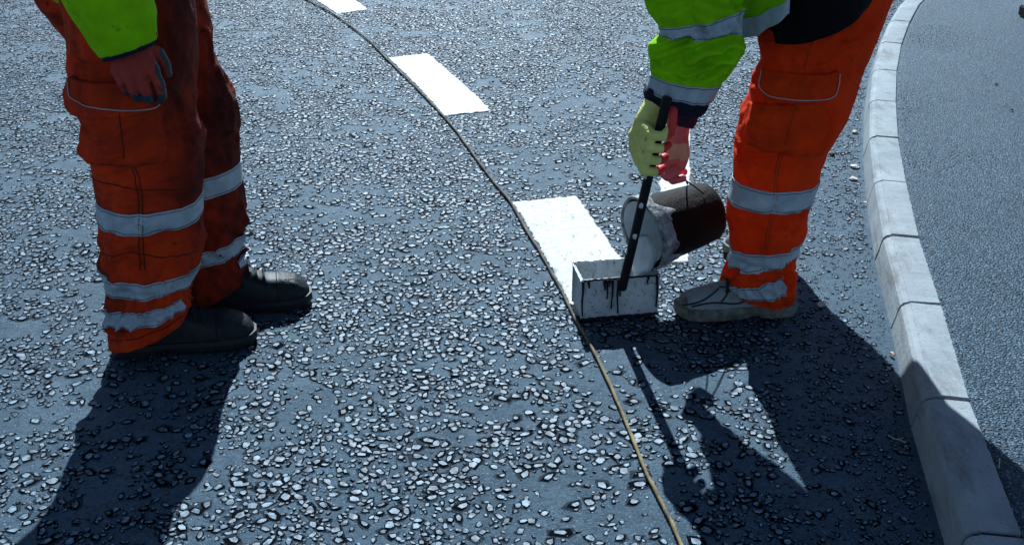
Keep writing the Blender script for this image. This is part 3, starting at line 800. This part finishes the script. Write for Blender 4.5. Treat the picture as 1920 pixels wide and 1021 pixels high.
caps += finger([wl+Vector((.03, -.03, -.03)), wl+Vector((.05, -.05, -.05)), wl+Vector((.055, -.045, -.08))], .014, .0105)
blob('glove', caps, .0045, [M['glove_r'], M['glove_b']], pl, 3, lambda c, n: 1 if n.x < -.2 else 0)

# ------------------------------------------------------------------ bending worker (right)
pr = root('person', (.66, 2.66, 0))
tag(pr, 'bending worker in clean orange trousers and lime sleeve, gripping the drag box handle', 'person', 'road workers')
rowsA = [(1500, -260, 1790, -200, 2.70, .20), (1470, -130, 1740, -110, 2.68, .19), (1440, -40, 1690, -50, 2.65, .17), (1428, 30, 1660, 10, 2.62, .15), (1426, 75, 1645, 58, 2.59, .135), (1427, 112, 1624, 108, 2.57), (1414, 140, 1610, 138), (1406, 175, 1598, 180), (1395, 212, 1586, 212), (1386, 245, 1570, 245), (1379, 278, 1549, 278), (1377, 305, 1537, 305), (1376, 335, 1531, 335), (1369, 378, 1520, 372), (1367, 405, 1512, 402), (1369, 440, 1506, 430), (1375, 468, 1492, 458), (1374, 495, 1485, 482), (1366, 520, 1483, 505), (1369, 535, 1486, 530), (1374, 546, 1482, 560)]
SR = Surf(rowsA, 2.55, .92, fold=.0075, seed=8.4, knee=[(.55, .05, .4), (.78, .05, .7), (.93, .06, 1.6)])
legF = [(1480, -260, 1740, -210, 2.74, .20), (1450, -130, 1680, -110, 2.78, .19), (1455, -40, 1620, -50, 2.84, .16), (1455, 40, 1595, 40, 2.90), (1440, 120, 1568, 120, 2.93), (1410, 200, 1535, 200), (1388, 270, 1505, 270), (1381, 330, 1485, 330), (1378, 390, 1470, 390), (1374, 425, 1462, 430)]
SQ = Surf(legF, 2.95, .95, fold=.006, seed=3.3, knee=[(.9, .08, 1.2)])
SR.crease([[(1379, 268), (1395, 288), (1440, 292), (1480, 285)], [(1372, 395), (1410, 402), (1450, 396)], [(1505, 400), (1480, 410), (1450, 425)], [(1374, 488), (1410, 500), (1450, 508), (1483, 490)], [(1368, 520), (1385, 505), (1400, 498)], [(1480, 520), (1450, 535), (1420, 530)], [(1600, 90), (1560, 120), (1530, 128)], [(1412, 150), (1425, 165), (1430, 200)], [(1560, 215), (1550, 250), (1530, 275)], [(1395, 300), (1390, 325), (1400, 340)], [(1640, 40), (1600, 70), (1575, 75)], [(1465, 430), (1490, 440), (1500, 432)]], .008, .009)
V1, F1 = SR.body_geo(84, 210); V2, F2 = SQ.body_geo(60, 90, base=len(V1))
tr = fix_normals(mk('trousers', V1+V2, F1+F2, M['orange'], pr)); tag(tr, 'bright orange work trousers with grey bands')
band(SR, 332, 372, tr); band(SR, 452, 485, tr, skew=-.004); band(SR, 506, 536, tr, u0=-2.85, u1=-1.0, off=.004, skew=-.012)
band(SQ, 330, 362, tr)
patch(SR, [(1408, 190), (1542, 186), (1540, 288), (1404, 270)], .006, tr, 'cargo_pocket', M['orange'], puff=.007)
patch(SR, [(1437, 128), (1569, 134), (1568, 187), (1434, 186)], .013, tr, 'pocket_flap', M['orange'], round_bottom=.4)
tubes('flap_piping', [SR.line([(1437, 129), (1434, 155), (1440, 170), (1458, 180), (1500, 185), (1540, 184), (1560, 175), (1568, 155), (1569, 136)], 50, .0148)], .0012, M['pipe'], tr)
tubes('seam', [SR.line([(1495, 190), (1484, 225), (1472, 268)], 20, .0145), SR.line([(1462, 290), (1452, 335), (1448, 385), (1436, 440), (1432, 470)], 50, .001),
               SR.line([(1468, 290), (1458, 335), (1454, 385), (1442, 440), (1438, 470)], 50, .001), SR.line([(1408, 270), (1450, 281), (1535, 289)], 30, .008),
               SR.line([(1527, 68), (1516, 100), (1508, 128)], 20, .001), SR.line([(1372, 540), (1410, 552), (1450, 562), (1480, 557)], 24, .001)], .0013, M['seam_o'], tr)
footwear(pr, 'work_shoe', Vector((.765, 2.548, 0)), Vector((.445, 2.535, 0)), 'shoe', 1)
footwear(pr, 'work_shoe', Vector((.865, 3.075, 0)), Vector((.655, 2.885, 0)), 'shoe', 1)
# black jersey hem and trunk
trunk = Surf([(1416, 62, 1622, -42, 2.66, .262), (1412, 40, 1630, -70, 2.67, .262), (1400, -20, 1634, -125, 2.68, .25), (1370, -110, 1610, -230, 2.70, .23), (1330, -210, 1560, -350, 2.70, .225), (1290, -330, 1500, -460, 2.70, .22), (1290, -420, 1420, -490, 2.70, .12)], 2.68, 1, nv=80, fold=.004, seed=12)
Vt, Ft = trunk.body_geo(64, 80); nb = len(Vt); Ft.append(tuple(79*64+k for k in range(64)))
jersey = fix_normals(mk('jersey', Vt, Ft, M['black'], pr))
# lime vest: back over the trunk plus the open front hanging beside the arm
tb = Surf([(1395, -60, 1640, -150, 2.69, .24), (1372, -110, 1616, -232, 2.70, .24), (1330, -210, 1565, -352, 2.70, .235), (1285, -330, 1505, -465, 2.70, .23), (1285, -425, 1425, -495, 2.70, .125)], 2.7, 1, nv=60, fold=.004, seed=15)
Vt, Ft = tb.body_geo(64, 60); Ft.append(tuple(59*64+k for k in range(64)))
vest = fix_normals(mk('vest', Vt, Ft, M['lime'], pr)); vest.modifiers.new('thickness', 'SOLIDIFY').thickness = .003
def hang(edge_top, edge_bot, nv, nu=24):
    V = []
    for i in range(nv):
        t = i/(nv-1)
        for j in range(nu):
            q = j/(nu-1)
            a = P(edge_top[0][0]*(1-q)+edge_top[1][0]*q, edge_top[0][1]*(1-q)+edge_top[1][1]*q, 2.60-.16*q)
            bx, by = catmull(edge_bot, 60)[int(q*59)]
            b = P(bx, by, 2.58-.15*q)
            p = a.lerp(b, t); V.append(p+Vector((0, .006*math.sin(q*17+t*3)+.012*math.sin(q*3.1), 0)))
    return V
sheet('vest_front', hang(((1350, -90), (1482, -110)), [(1380, 66), (1408, 66), (1440, 50), (1475, 20)], 26), 24, 26, .004, M['lime'], vest)
Vb = hang(((1350, -90), (1482, -110)), [(1380, 68), (1408, 70), (1440, 54), (1478, 24)], 60)
sheet('reflective_band', [v+Vector((0, -.012, 0)) for v in Vb[24*46:]], 24, 14, .003, M['tape'], vest)
# near arm
YB = 2.47
SA = Surf([(1180, -290, 1390, -330, 2.48, .10), (1190, -180, 1396, -210, 2.475, .10), (1203, -70, 1394, -95), (1214, -5, 1392, -25), (1228, 28, 1391, 3), (1241, 47, 1390, 15), (1241, 64, 1389, 58), (1230, 77, 1384, 82), (1233, 96, 1379, 102), (1227, 121, 1364, 136), (1221, 138, 1349, 158), (1213, 168, 1331, 192)], YB, .72, fold=.0095, seed=21, knee=[(.66, .04, .9), (.80, .06, 1.3)])
SA.crease([[(1236, 97), (1262, 84), (1290, 74)], [(1245, 112), (1290, 98), (1335, 82), (1376, 68)], [(1290, 132), (1330, 115), (1368, 98)], [(1228, 118), (1250, 122), (1275, 118)], [(1300, 150), (1330, 138), (1352, 128)], [(1222, 8), (1250, 14), (1280, 4)], [(1330, -5), (1360, 5), (1388, 0)]], .017, .011)
Va, Fa = SA.body_geo(84, 190)
arm = fix_normals(mk('sleeve', Va, Fa, M['lime'], pr)); arm.modifiers.new('thickness', 'SOLIDIFY').thickness = .003
v0 = SA.v_of_y(31); 
band(SA, 29, 60, arm); band(SA, 147, 179, arm, nvb=12)
cf = Surf([(1216, 160, 1326, 186), (1210, 174, 1322, 202), (1214, 190, 1312, 214)], YB, .66, nv=24, fold=.003, seed=5)
Vc, Fc_ = cf.body_geo(50, 14); mk('cuff', Vc, Fc_, M['navy'], arm).modifiers.new('thickness', 'SOLIDIFY').thickness = .004
# far arm, mostly hidden
SB = Surf([(1230, -290, 1440, -330, 2.84, .09), (1240, -120, 1420, -130, 2.76, .085), (1240, 0, 1390, 0, 2.70), (1245, 100, 1350, 115, 2.65), (1248, 160, 1318, 180, 2.62), (1246, 195, 1305, 212, 2.61)], 2.65, .9, fold=.005, seed=31)
Va, Fa = SB.body_geo(48, 70); arm2 = fix_normals(mk('sleeve', Va, Fa, M['lime'], pr)); arm2.modifiers.new('thickness', 'SOLIDIFY').thickness = .003
cf = Surf([(1248, 180, 1308, 196), (1247, 205, 1303, 222), (1252, 222, 1297, 236)], 2.605, .9, nv=24, fold=.004, seed=7)
Vc, Fc_ = cf.body_geo(40, 14); mk('cuff', Vc, Fc_, M['plum'], arm2).modifiers.new('thickness', 'SOLIDIFY').thickness = .004
# drag box handle line shared by the hand and the tool
H0, H1 = P(1168, 534, 2.492), P(1251, 184, 2.385)
def hp(t): return H0.lerp(H1, t)
hd = (H1-H0).normalized()
# near glove closed round the handle: knuckles on the left, fingers wrapping in front
w1 = P(1232, 188, 2.46)
side = Vector((1, 0, 0)); side = (side-hd*side.dot(hd)).normalized(); fr = Vector((0, -1, 0)); fr = (fr-hd*fr.dot(hd)).normalized()
caps = []; tips = []
for k, (t, kx, kyp) in enumerate(((.845, 1201, 228), (.785, 1190, 253), (.725, 1190, 277), (.668, 1198, 297))):
    c = hp(t); r = .0125; R_ = .026
    k0 = P(kx, kyp, 2.435)
    pip = c - side*.020 + fr*.027
    mid = c + side*.012 + fr*.026
    tip = c + side*.027 + fr*.006
    caps.append((w1, .029, k0, .0165))
    if k: caps += [(pk0, .0150, k0, .0150), (ppip, .0100, pip, .0100), (pk0.lerp(ppip, .5), .0125, k0.lerp(pip, .5), .0125)]
    pk0, ppip = k0, pip
    caps += finger([k0, pip, mid, tip], .0135, .0105)
caps += [(w1, .029, P(1215, 240, 2.452), .027), (P(1215, 240, 2.452), .027, P(1205, 285, 2.445), .020), (P(1240, 165, 2.47), .029, w1, .029)]
caps += finger([P(1240, 205, 2.445), hp(.93)+side*.022-fr*.012, hp(.875)+side*.024+fr*.012, hp(.85)+side*.006+fr*.027], .0155, .0108)
xt = hp(.78).x
gl = blob('glove', caps, .003, [M['glove_y'], M['glove_red']], pr, 3,
     lambda c, n: 1 if ((c-hp(.78)).dot(side)-(0) > .013 or (n.x > .6 and c.x > P(1225, 230, 2.43).x)) else 0)
tag(gl, 'pale lime knit glove with red coated palm')
# far glove holding the bucket bail
w2 = P(1276, 226, 2.60)
caps = [(P(1280, 205, 2.605), .026, w2, .026), (w2, .027, P(1266, 270, 2.585), .032), (P(1266, 270, 2.585), .032, P(1252, 312, 2.575), .027)]
for k, (a, b, c) in enumerate((((1236, 318, 2.555), (1252, 332, 2.525), (1270, 322, 2.53)), ((1240, 312, 2.57), (1262, 322, 2.535), (1279, 310, 2.55)), ((1246, 318, 2.59), (1262, 338, 2.575), (1280, 334, 2.57)), ((1250, 314, 2.61), (1266, 332, 2.61), (1282, 322, 2.60)))):
    caps += finger([P(1256, 300, 2.56+.016*k), P(*a), P(*b), P(*c)], .0140, .0110)
caps += finger([P(1280, 262, 2.575), P(1284, 290, 2.555), P(1278, 312, 2.545)], .016, .0115)
zf = P(1262, 262, 2.585).z; zg = P(1262, 290, 2.585).z
gl2 = blob('glove', caps, .003, [M['glove_p'], M['glove_f']], pr, 3, lambda c, n: 1 if zg < c.z < zf else 0)
tag(gl2, 'pink coated glove gripping the bucket wire')
h1 = Vector((.16, 2.68, 1.42))
person_body(pr, Vector((.80, 2.70, .93)), Vector((.50, 2.70, 1.22)), Vector((.40, 2.54, 1.27)), Vector((.42, 2.88, 1.27)),
            [[P(1305, -20, 2.475), w1], [P(1330, 0, 2.70), w2]],
            [[Vector((.78, 2.62, .86)), cN(SR, .58), cN(SR, .93)], [Vector((.80, 2.82, .86)), cN(SQ, .6), cN(SQ, .97)]], h1, Vector((-.75, 0, -.65)).normalized())

# ------------------------------------------------------------------ drag box with its handle
A, B = G(1088, 603), G(1231, 591)
bx = (B-A).normalized(); by = Vector((-bx.y, bx.x, 0)); Wb = (B-A).length; Hb, Db = .115, .105
db = root('drag_box', A+bx*Wb/2); tag(db, 'paint caked open steel drag box with long black handle on the fresh dash', 'drag box')
def plate(name, p, u, v, n_, lu, lv, th, mat, seed, nu=26, nv=14, rag=.0025):
    V = []
    for i in range(nv):
        for j in range(nu):
            s_, t = j/(nu-1), i/(nv-1)
            q = p+u*lu*s_+v*lv*t+n_*(.0012*noise.noise(Vector((s_*5, t*4, seed)))+.0006*noise.noise(Vector((s_*22, t*16, seed))))
            if i in (0, nv-1): q = q+v*rag*noise.noise(Vector((s_*18, i, seed)))
            V.append(q)
    o = sheet(name, V, nu, nv, th, mat, db); return o
up = Vector((0, 0, 1)); tiltv = (up+by*.06).normalized()
z0 = Vector((0, 0, .006))
plate('front_plate', A+z0, bx, tiltv, -by, Wb, Hb, .004, M['box'], 1)
plate('back_plate', A+by*Db+z0, bx, up, by, Wb, Hb+.006, .004, M['box'], 2)
plate('end_plate', A+bx*.002+z0, by, up, -bx, Db, Hb+.001, .004, M['box'], 3, 14)
plate('end_plate', B-bx*.002+z0, by, up, bx, Db, Hb+.001, .004, M['box'], 4, 14)
# tarry drip bead along the front rim, and paint pooled inside
pts = [A+bx*Wb*q+tiltv*(Hb+.004)+Vector((0, 0, .002*noise.noise(Vector((q*20, 0, 0))))) for q in np.linspace(.01, .99, 70)]
tube('rim_bead', pts, [.0028+.0016*abs(noise.noise(Vector((q*15, 3, 0)))) for q in range(70)], M['pole'], db, 8)
dr = []
for q, l in ((.30, .03), (.335, .055), (.40, .085), (.36, .02), (.475, .10), (.50, .05), (.86, .022), (.02, .1), (.985, .09), (.10, .02)):
    dr.append([A+bx*Wb*q+tiltv*(Hb+.004-l*k/6)-by*.0045+bx*.0012*math.sin(k+q*30) for k in range(7)])
for d in dr: tube('tar_drip', d, [.0042, .0036, .003, .0026, .0022, .002, .0022], M['pole'], db, 7)
for nm, p0_, p1_, zz, mt, rr in (('paint_rim', A+by*Db, B+by*Db, Hb+.010, 'wet', .0030), ('paint_rim', A, A+by*Db, Hb+.006, 'wet', .0026), ('paint_rim', B, B+by*Db, Hb+.006, 'crust', .0030), ('tar_edge', A-by*.003, B-by*.003, .008, 'pole', .0034)):
    tube(nm, [p0_.lerp(p1_, q)+Vector((0, 0, zz+.0025*noise.noise(Vector((q*14, zz*90, 1))))) for q in np.linspace(0, 1, 60)], [rr*(1+.7*noise.noise(Vector((i*.31, rr*900, 5)))) for i in range(60)], M[mt], db, 8)
V = [A+bx*(.006+(Wb-.012)*j/15)+by*(.006+(Db-.012)*i/9)+Vector((0, 0, .045+.004*noise.noise(Vector((i*.4, j*.4, 3))))) for i in range(10) for j in range(16)]
mk('paint_fill', V, grid_faces(10, 16), M['wet'], db)
tube('handle', [hp(t) for t in np.linspace(-.02, 1, 60)], [.0122+.0008*noise.noise(Vector((0, 0, i*.3))) for i in range(60)], M['pole'], db, 14)
V, Fq = [], []
for t, a in ((.47, .3), (.62, 1.0), (.64, -.6), (.30, .1), (.2, 1.4)):
    c = hp(t)+fr*.0118*math.cos(a)-side*.0118*math.sin(a)
    V, Fq = [], []; b0 = 0; nn = (fr*math.cos(a)-side*math.sin(a)); tt = nn.cross(hd)
    for ring, (rr, hh) in enumerate(((1, 0.0), (.7, .0016))):
        for k in range(10): V.append(c+(hd*math.cos(k*.628)*.009+tt*math.sin(k*.628)*.006)*rr*random.uniform(.8, 1.15)+nn*hh)
    Fq += grid_faces(2, 10, True, b0); Fq.append(tuple(b0+10+k for k in range(10)))
    mk('paint_spot', V, Fq, M['wet'], db)

# ------------------------------------------------------------------ bucket, tilted and pouring
Bc, Mc = P(1333, 392, 2.70), P(1207, 438, 2.60)
ax = (Mc-Bc).normalized(); e1 = (up-ax*up.dot(ax)).normalized(); e2 = ax.cross(e1)
bk = root('bucket', Bc); tag(bk, 'tar blackened metal bucket tipped on its side pouring white paint', 'bucket')
Lb = (Mc-Bc).length; R0, R1 = .081, .098
def brad(t): return R0+(R1-R0)*t
nu = 56; V = []
prof = [(0, .0), (0, .55), (.0, .80), (.012, .90), (.035, .965), (.07, 1.0)] + [(q, 1.0) for q in np.linspace(.12, 1, 26)]
for t, k in prof:
    for j in range(nu):
        a = 2*math.pi*j/nu; r = brad(t)*k
        dent = 1+.035*noise.noise(Vector((math.cos(a)*1.4, math.sin(a)*1.4, t*2)))+.012*noise.noise(Vector((math.cos(a)*5, math.sin(a)*5, t*8)))
        tt = t*Lb
        if t > .97: tt += .006*noise.noise(Vector((math.cos(a)*3, math.sin(a)*3, 4)))
        V.append(Bc+ax*tt+(e1*math.cos(a)+e2*math.sin(a))*r*dent)
f = grid_faces(len(prof), nu, True)
shell = fix_normals(mk('shell', V, f, M['tar'], bk)); so_ = shell.modifiers.new('thickness', 'SOLIDIFY'); so_.thickness = .003; so_.offset = -1
# dried paint crust round the mouth, ragged inner edge, and lining
V = []; nr = 12
for i in range(nr):
    t = i/(nr-1)
    for j in range(nu):
        a = 2*math.pi*j/nu; back = .05+.045*noise.noise(Vector((math.cos(a)*2.2, math.sin(a)*2.2, 9)))+.02*noise.noise(Vector((math.cos(a)*8, math.sin(a)*8, 2)))
        d = Lb+.006-(1-t)*back
        r = brad(d/Lb)*1.0+.006*min(1, t*3)+.003*noise.noise(Vector((math.cos(a)*9, math.sin(a)*9, t*6)))
        dent = 1+.035*noise.noise(Vector((math.cos(a)*1.4, math.sin(a)*1.4, d/Lb*2)))
        V.append(Bc+ax*d+(e1*math.cos(a)+e2*math.sin(a))*r*dent)
c_ = mk('paint_crust', V, grid_faces(nr, nu, True), M['crust'], bk); fix_normals(c_); c_.modifiers.new('thickness', 'SOLIDIFY').thickness = .007
V = []
for i in range(10):
    t = i/9
    for j in range(nu):
        a = 2*math.pi*j/nu; d = Lb+.004-t*.15
        low = max(0, -math.cos(a)); r = (brad(d/Lb)-.006-.012*low)*(1-.12*t)
        V.append(Bc+ax*d+(e1*math.cos(a)+e2*math.sin(a))*r)
V.append(Bc+ax*(Lb-.15)); f = grid_faces(10, nu, True); f += [(9*nu+j, 9*nu+(j+1) % nu, 10*nu) for j in range(nu)]
mk('paint_lining', V, f, M['wet'], bk)
# wire bail from both ears up to the hand
grip = P(1266, 327, 2.56); ears = [Bc+ax*Lb*.22+(e1*.9-e2*.43)*brad(.22)*1.02, Bc+ax*Lb*.22+(e1*.9+e2*.43)*brad(.22)*1.02]
for e in ears:
    if e.y > ears[0].y+.01 or e.y > ears[1].y+.01: far_e = e
    else: near_e = e
tube('bail', catmull([near_e, near_e.lerp(grip, .5)+Vector((0, -.004, .004)), grip, grip.lerp(far_e, .5)+Vector((0, .01, .02)), far_e], 50), .0022, M['wire'], bk, 8)
# pouring stream
rows = [(1186, 440, 1214, 440, 2.59, .012), (1178, 462, 1228, 466, 2.58, .012), (1182, 482, 1230, 488, 2.57, .010), (1186, 503, 1220, 506, 2.562, .009), (1189, 522, 1212, 524, 2.558, .008), (1190, 545, 1209, 546, 2.552, .008), (1184, 570, 1213, 571, 2.55, .014)]
st = Surf(rows, 2.58, 1, nv=60, fold=.002, seed=9); Vt, Ft = st.body_geo(40, 60)
stream = fix_normals(mk('paint_stream', Vt, Ft, M['wet'])); tag(stream, 'thick white paint stream falling from the bucket into the drag box', 'paint stream')

# ------------------------------------------------------------------ small litter along the kerb
def lump(name, p, r, mat, label, cat, group=None, flat=.6, seed=0):
    bm = bmesh.new(); bmesh.ops.create_icosphere(bm, subdivisions=2, radius=1)
    for v in bm.verts:
        k = 1+.38*noise.noise(v.co*1.6+Vector((seed, 0, 0)))+.15*noise.noise(v.co*4+Vector((seed, 0, 0)))
        v.co = Vector((v.co.x*k*r*1.25, v.co.y*k*r, max(-.3, v.co.z)*k*r*flat))
    me = D.meshes.new(name); bm.to_mesh(me); bm.free(); me.materials.append(mat)
    o = D.objects.new(name, me); COL.objects.link(o); o.location = p+Vector((0, 0, r*.15)); o.rotation_euler = (0, 0, seed)
    return tag(o, label, cat, group)
gp = 'loose stones by the kerb'
lump('loose_stone', G(1604, 248), .011, M['pale'], 'pale loose stone nearest the far end of the gutter, beside the trousers', 'stone', gp, seed=1)
lump('loose_stone', G(1602, 313), .014, M['pale'], 'flat pale stone against the kerb, upper of a close pair', 'stone', gp, .5, seed=2)
lump('loose_stone', G(1600, 336), .013, M['pale'], 'flat pale stone against the kerb, lower of a close pair', 'stone', gp, .45, seed=3)
lump('loose_stone', G(1540, 571), .012, M['pale'], 'pale crumb of stone right of the grey work shoe', 'stone', gp, seed=4)
lump('loose_stone', G(1560, 290), .010, M['tar'], 'small black stone in the gutter beside the orange knee', 'stone', gp, seed=5)
lump('loose_stone', G(877, 376), .007, M['tar'], 'tiny black stone on the road left of the fresh dash', 'stone', gp, seed=6)
lump('loose_stone', G(1868, 158, KZ), .006, M['tar'], 'tiny black stone on the footpath, farther one', 'stone', 'specks on the footpath', seed=7)
lump('loose_stone', G(1897, 206, KZ), .006, M['tar'], 'tiny black stone on the footpath, nearer one', 'stone', 'specks on the footpath', seed=8)
def leaf(p, L, W_, a, mat, label, z=.004):
    V = []
    for i in range(9):
        t = i/8; w_ = W_*math.sin(math.pi*min(1, .06+t*.94))**.8*(1-.3*t)
        for s_ in (-1, 0, 1): V.append((p.x+(t-.5)*L*math.cos(a)-s_*w_*math.sin(a), p.y+(t-.5)*L*math.sin(a)+s_*w_*math.cos(a), p.z+z+abs(s_)*.003+.003*math.sin(t*4)))
    o = mk('fallen_leaf', V, grid_faces(9, 3), mat); o.modifiers.new('thickness', 'SOLIDIFY').thickness = .0006
    return tag(o, label, 'leaf', 'dry leaves in the gutter')
leaf(G(1671, 666), .022, .005, 1.9, M['leaf'], 'dry brown leaf against the kerb, beside the worker shadow')
leaf(G(1621, 383), .020, .004, 2.4, M['straw'], 'pale straw coloured leaf lying by the kerb foot')
leaf(G(1604, 382), .014, .004, .6, M['leaf'], 'small rusty leaf scrap beside the straw coloured leaf')
tw = []
for px, py, l, a, lab in ((1683, 826, .035, 2.3, 'thin dry twig in the shadow by the kerb'), (1622, 655, .014, 1.9, 'short pale straw lying in the gutter')):
    c = G(px, py); tag(tube('twig', [c+Vector((math.cos(a)*l*(q-.5), math.sin(a)*l*(q-.5), .004+.002*math.sin(q*6))) for q in np.linspace(0, 1, 8)], .0011, M['straw'], None, 6), lab, 'twig', 'twigs by the kerb')
c = G(1872, 880, KZ); tag(tube('twig', [c+Vector((.012*q, .03*q, .004+.01*math.sin(q*3))) for q in np.linspace(0, 1, 8)], .0009, M['straw'], None, 6), 'pale bent straw on the footpath beside the kerb back', 'twig', 'twigs by the kerb')
# tuft of weeds growing at the kerb foot
tp = G(1640, 100); tf_ = root('weed_tuft', tp); tag(tf_, 'sparse weed tuft at the far kerb foot behind the orange trousers', 'weed')
for k in range(14):
    a, l = random.uniform(0, 6.28), random.uniform(.02, .05); b = tp+Vector((random.uniform(-.015, .02), random.uniform(-.09, .09), 0))
    tube('blade', [b, b+Vector((math.cos(a)*l*.4, math.sin(a)*l*.4, l*.5)), b+Vector((math.cos(a)*l, math.sin(a)*l, l*.6))], [.0014, .0011, .0004], M['grass'] if k % 2 else M['straw'], tf_, 5)
# blue board standing on the footpath, only its edge in view
bp = G(1914, 42, KZ)+Vector((.05, 0, 0)); bb = root('barrier_board', bp); tag(bb, 'blue board with black foot at the right edge of the footpath', 'barrier')
def boxm(name, lo, hi, mat, parent, bev=.006):
    bm = bmesh.new(); bmesh.ops.create_cube(bm, size=1)
    for v in bm.verts: v.co = Vector([lo[i]+(v.co[i]+.5)*(hi[i]-lo[i]) for i in range(3)])
    bmesh.ops.bevel(bm, geom=bm.edges[:], offset=bev, segments=2, affect='EDGES')
    me = D.meshes.new(name); bm.to_mesh(me); bm.free(); me.materials.append(mat)
    o = D.objects.new(name, me); COL.objects.link(o); o.parent = parent; return o
boxm('foot', (0, 0, 0), (.34, .16, .055), M['rubber'], bb); boxm('panel', (.012, .05, .0555), (.9, .10, .85), M['blue'], bb)
boxm('foot', (.58, 0, 0), (.92, .16, .055), M['rubber'], bb)
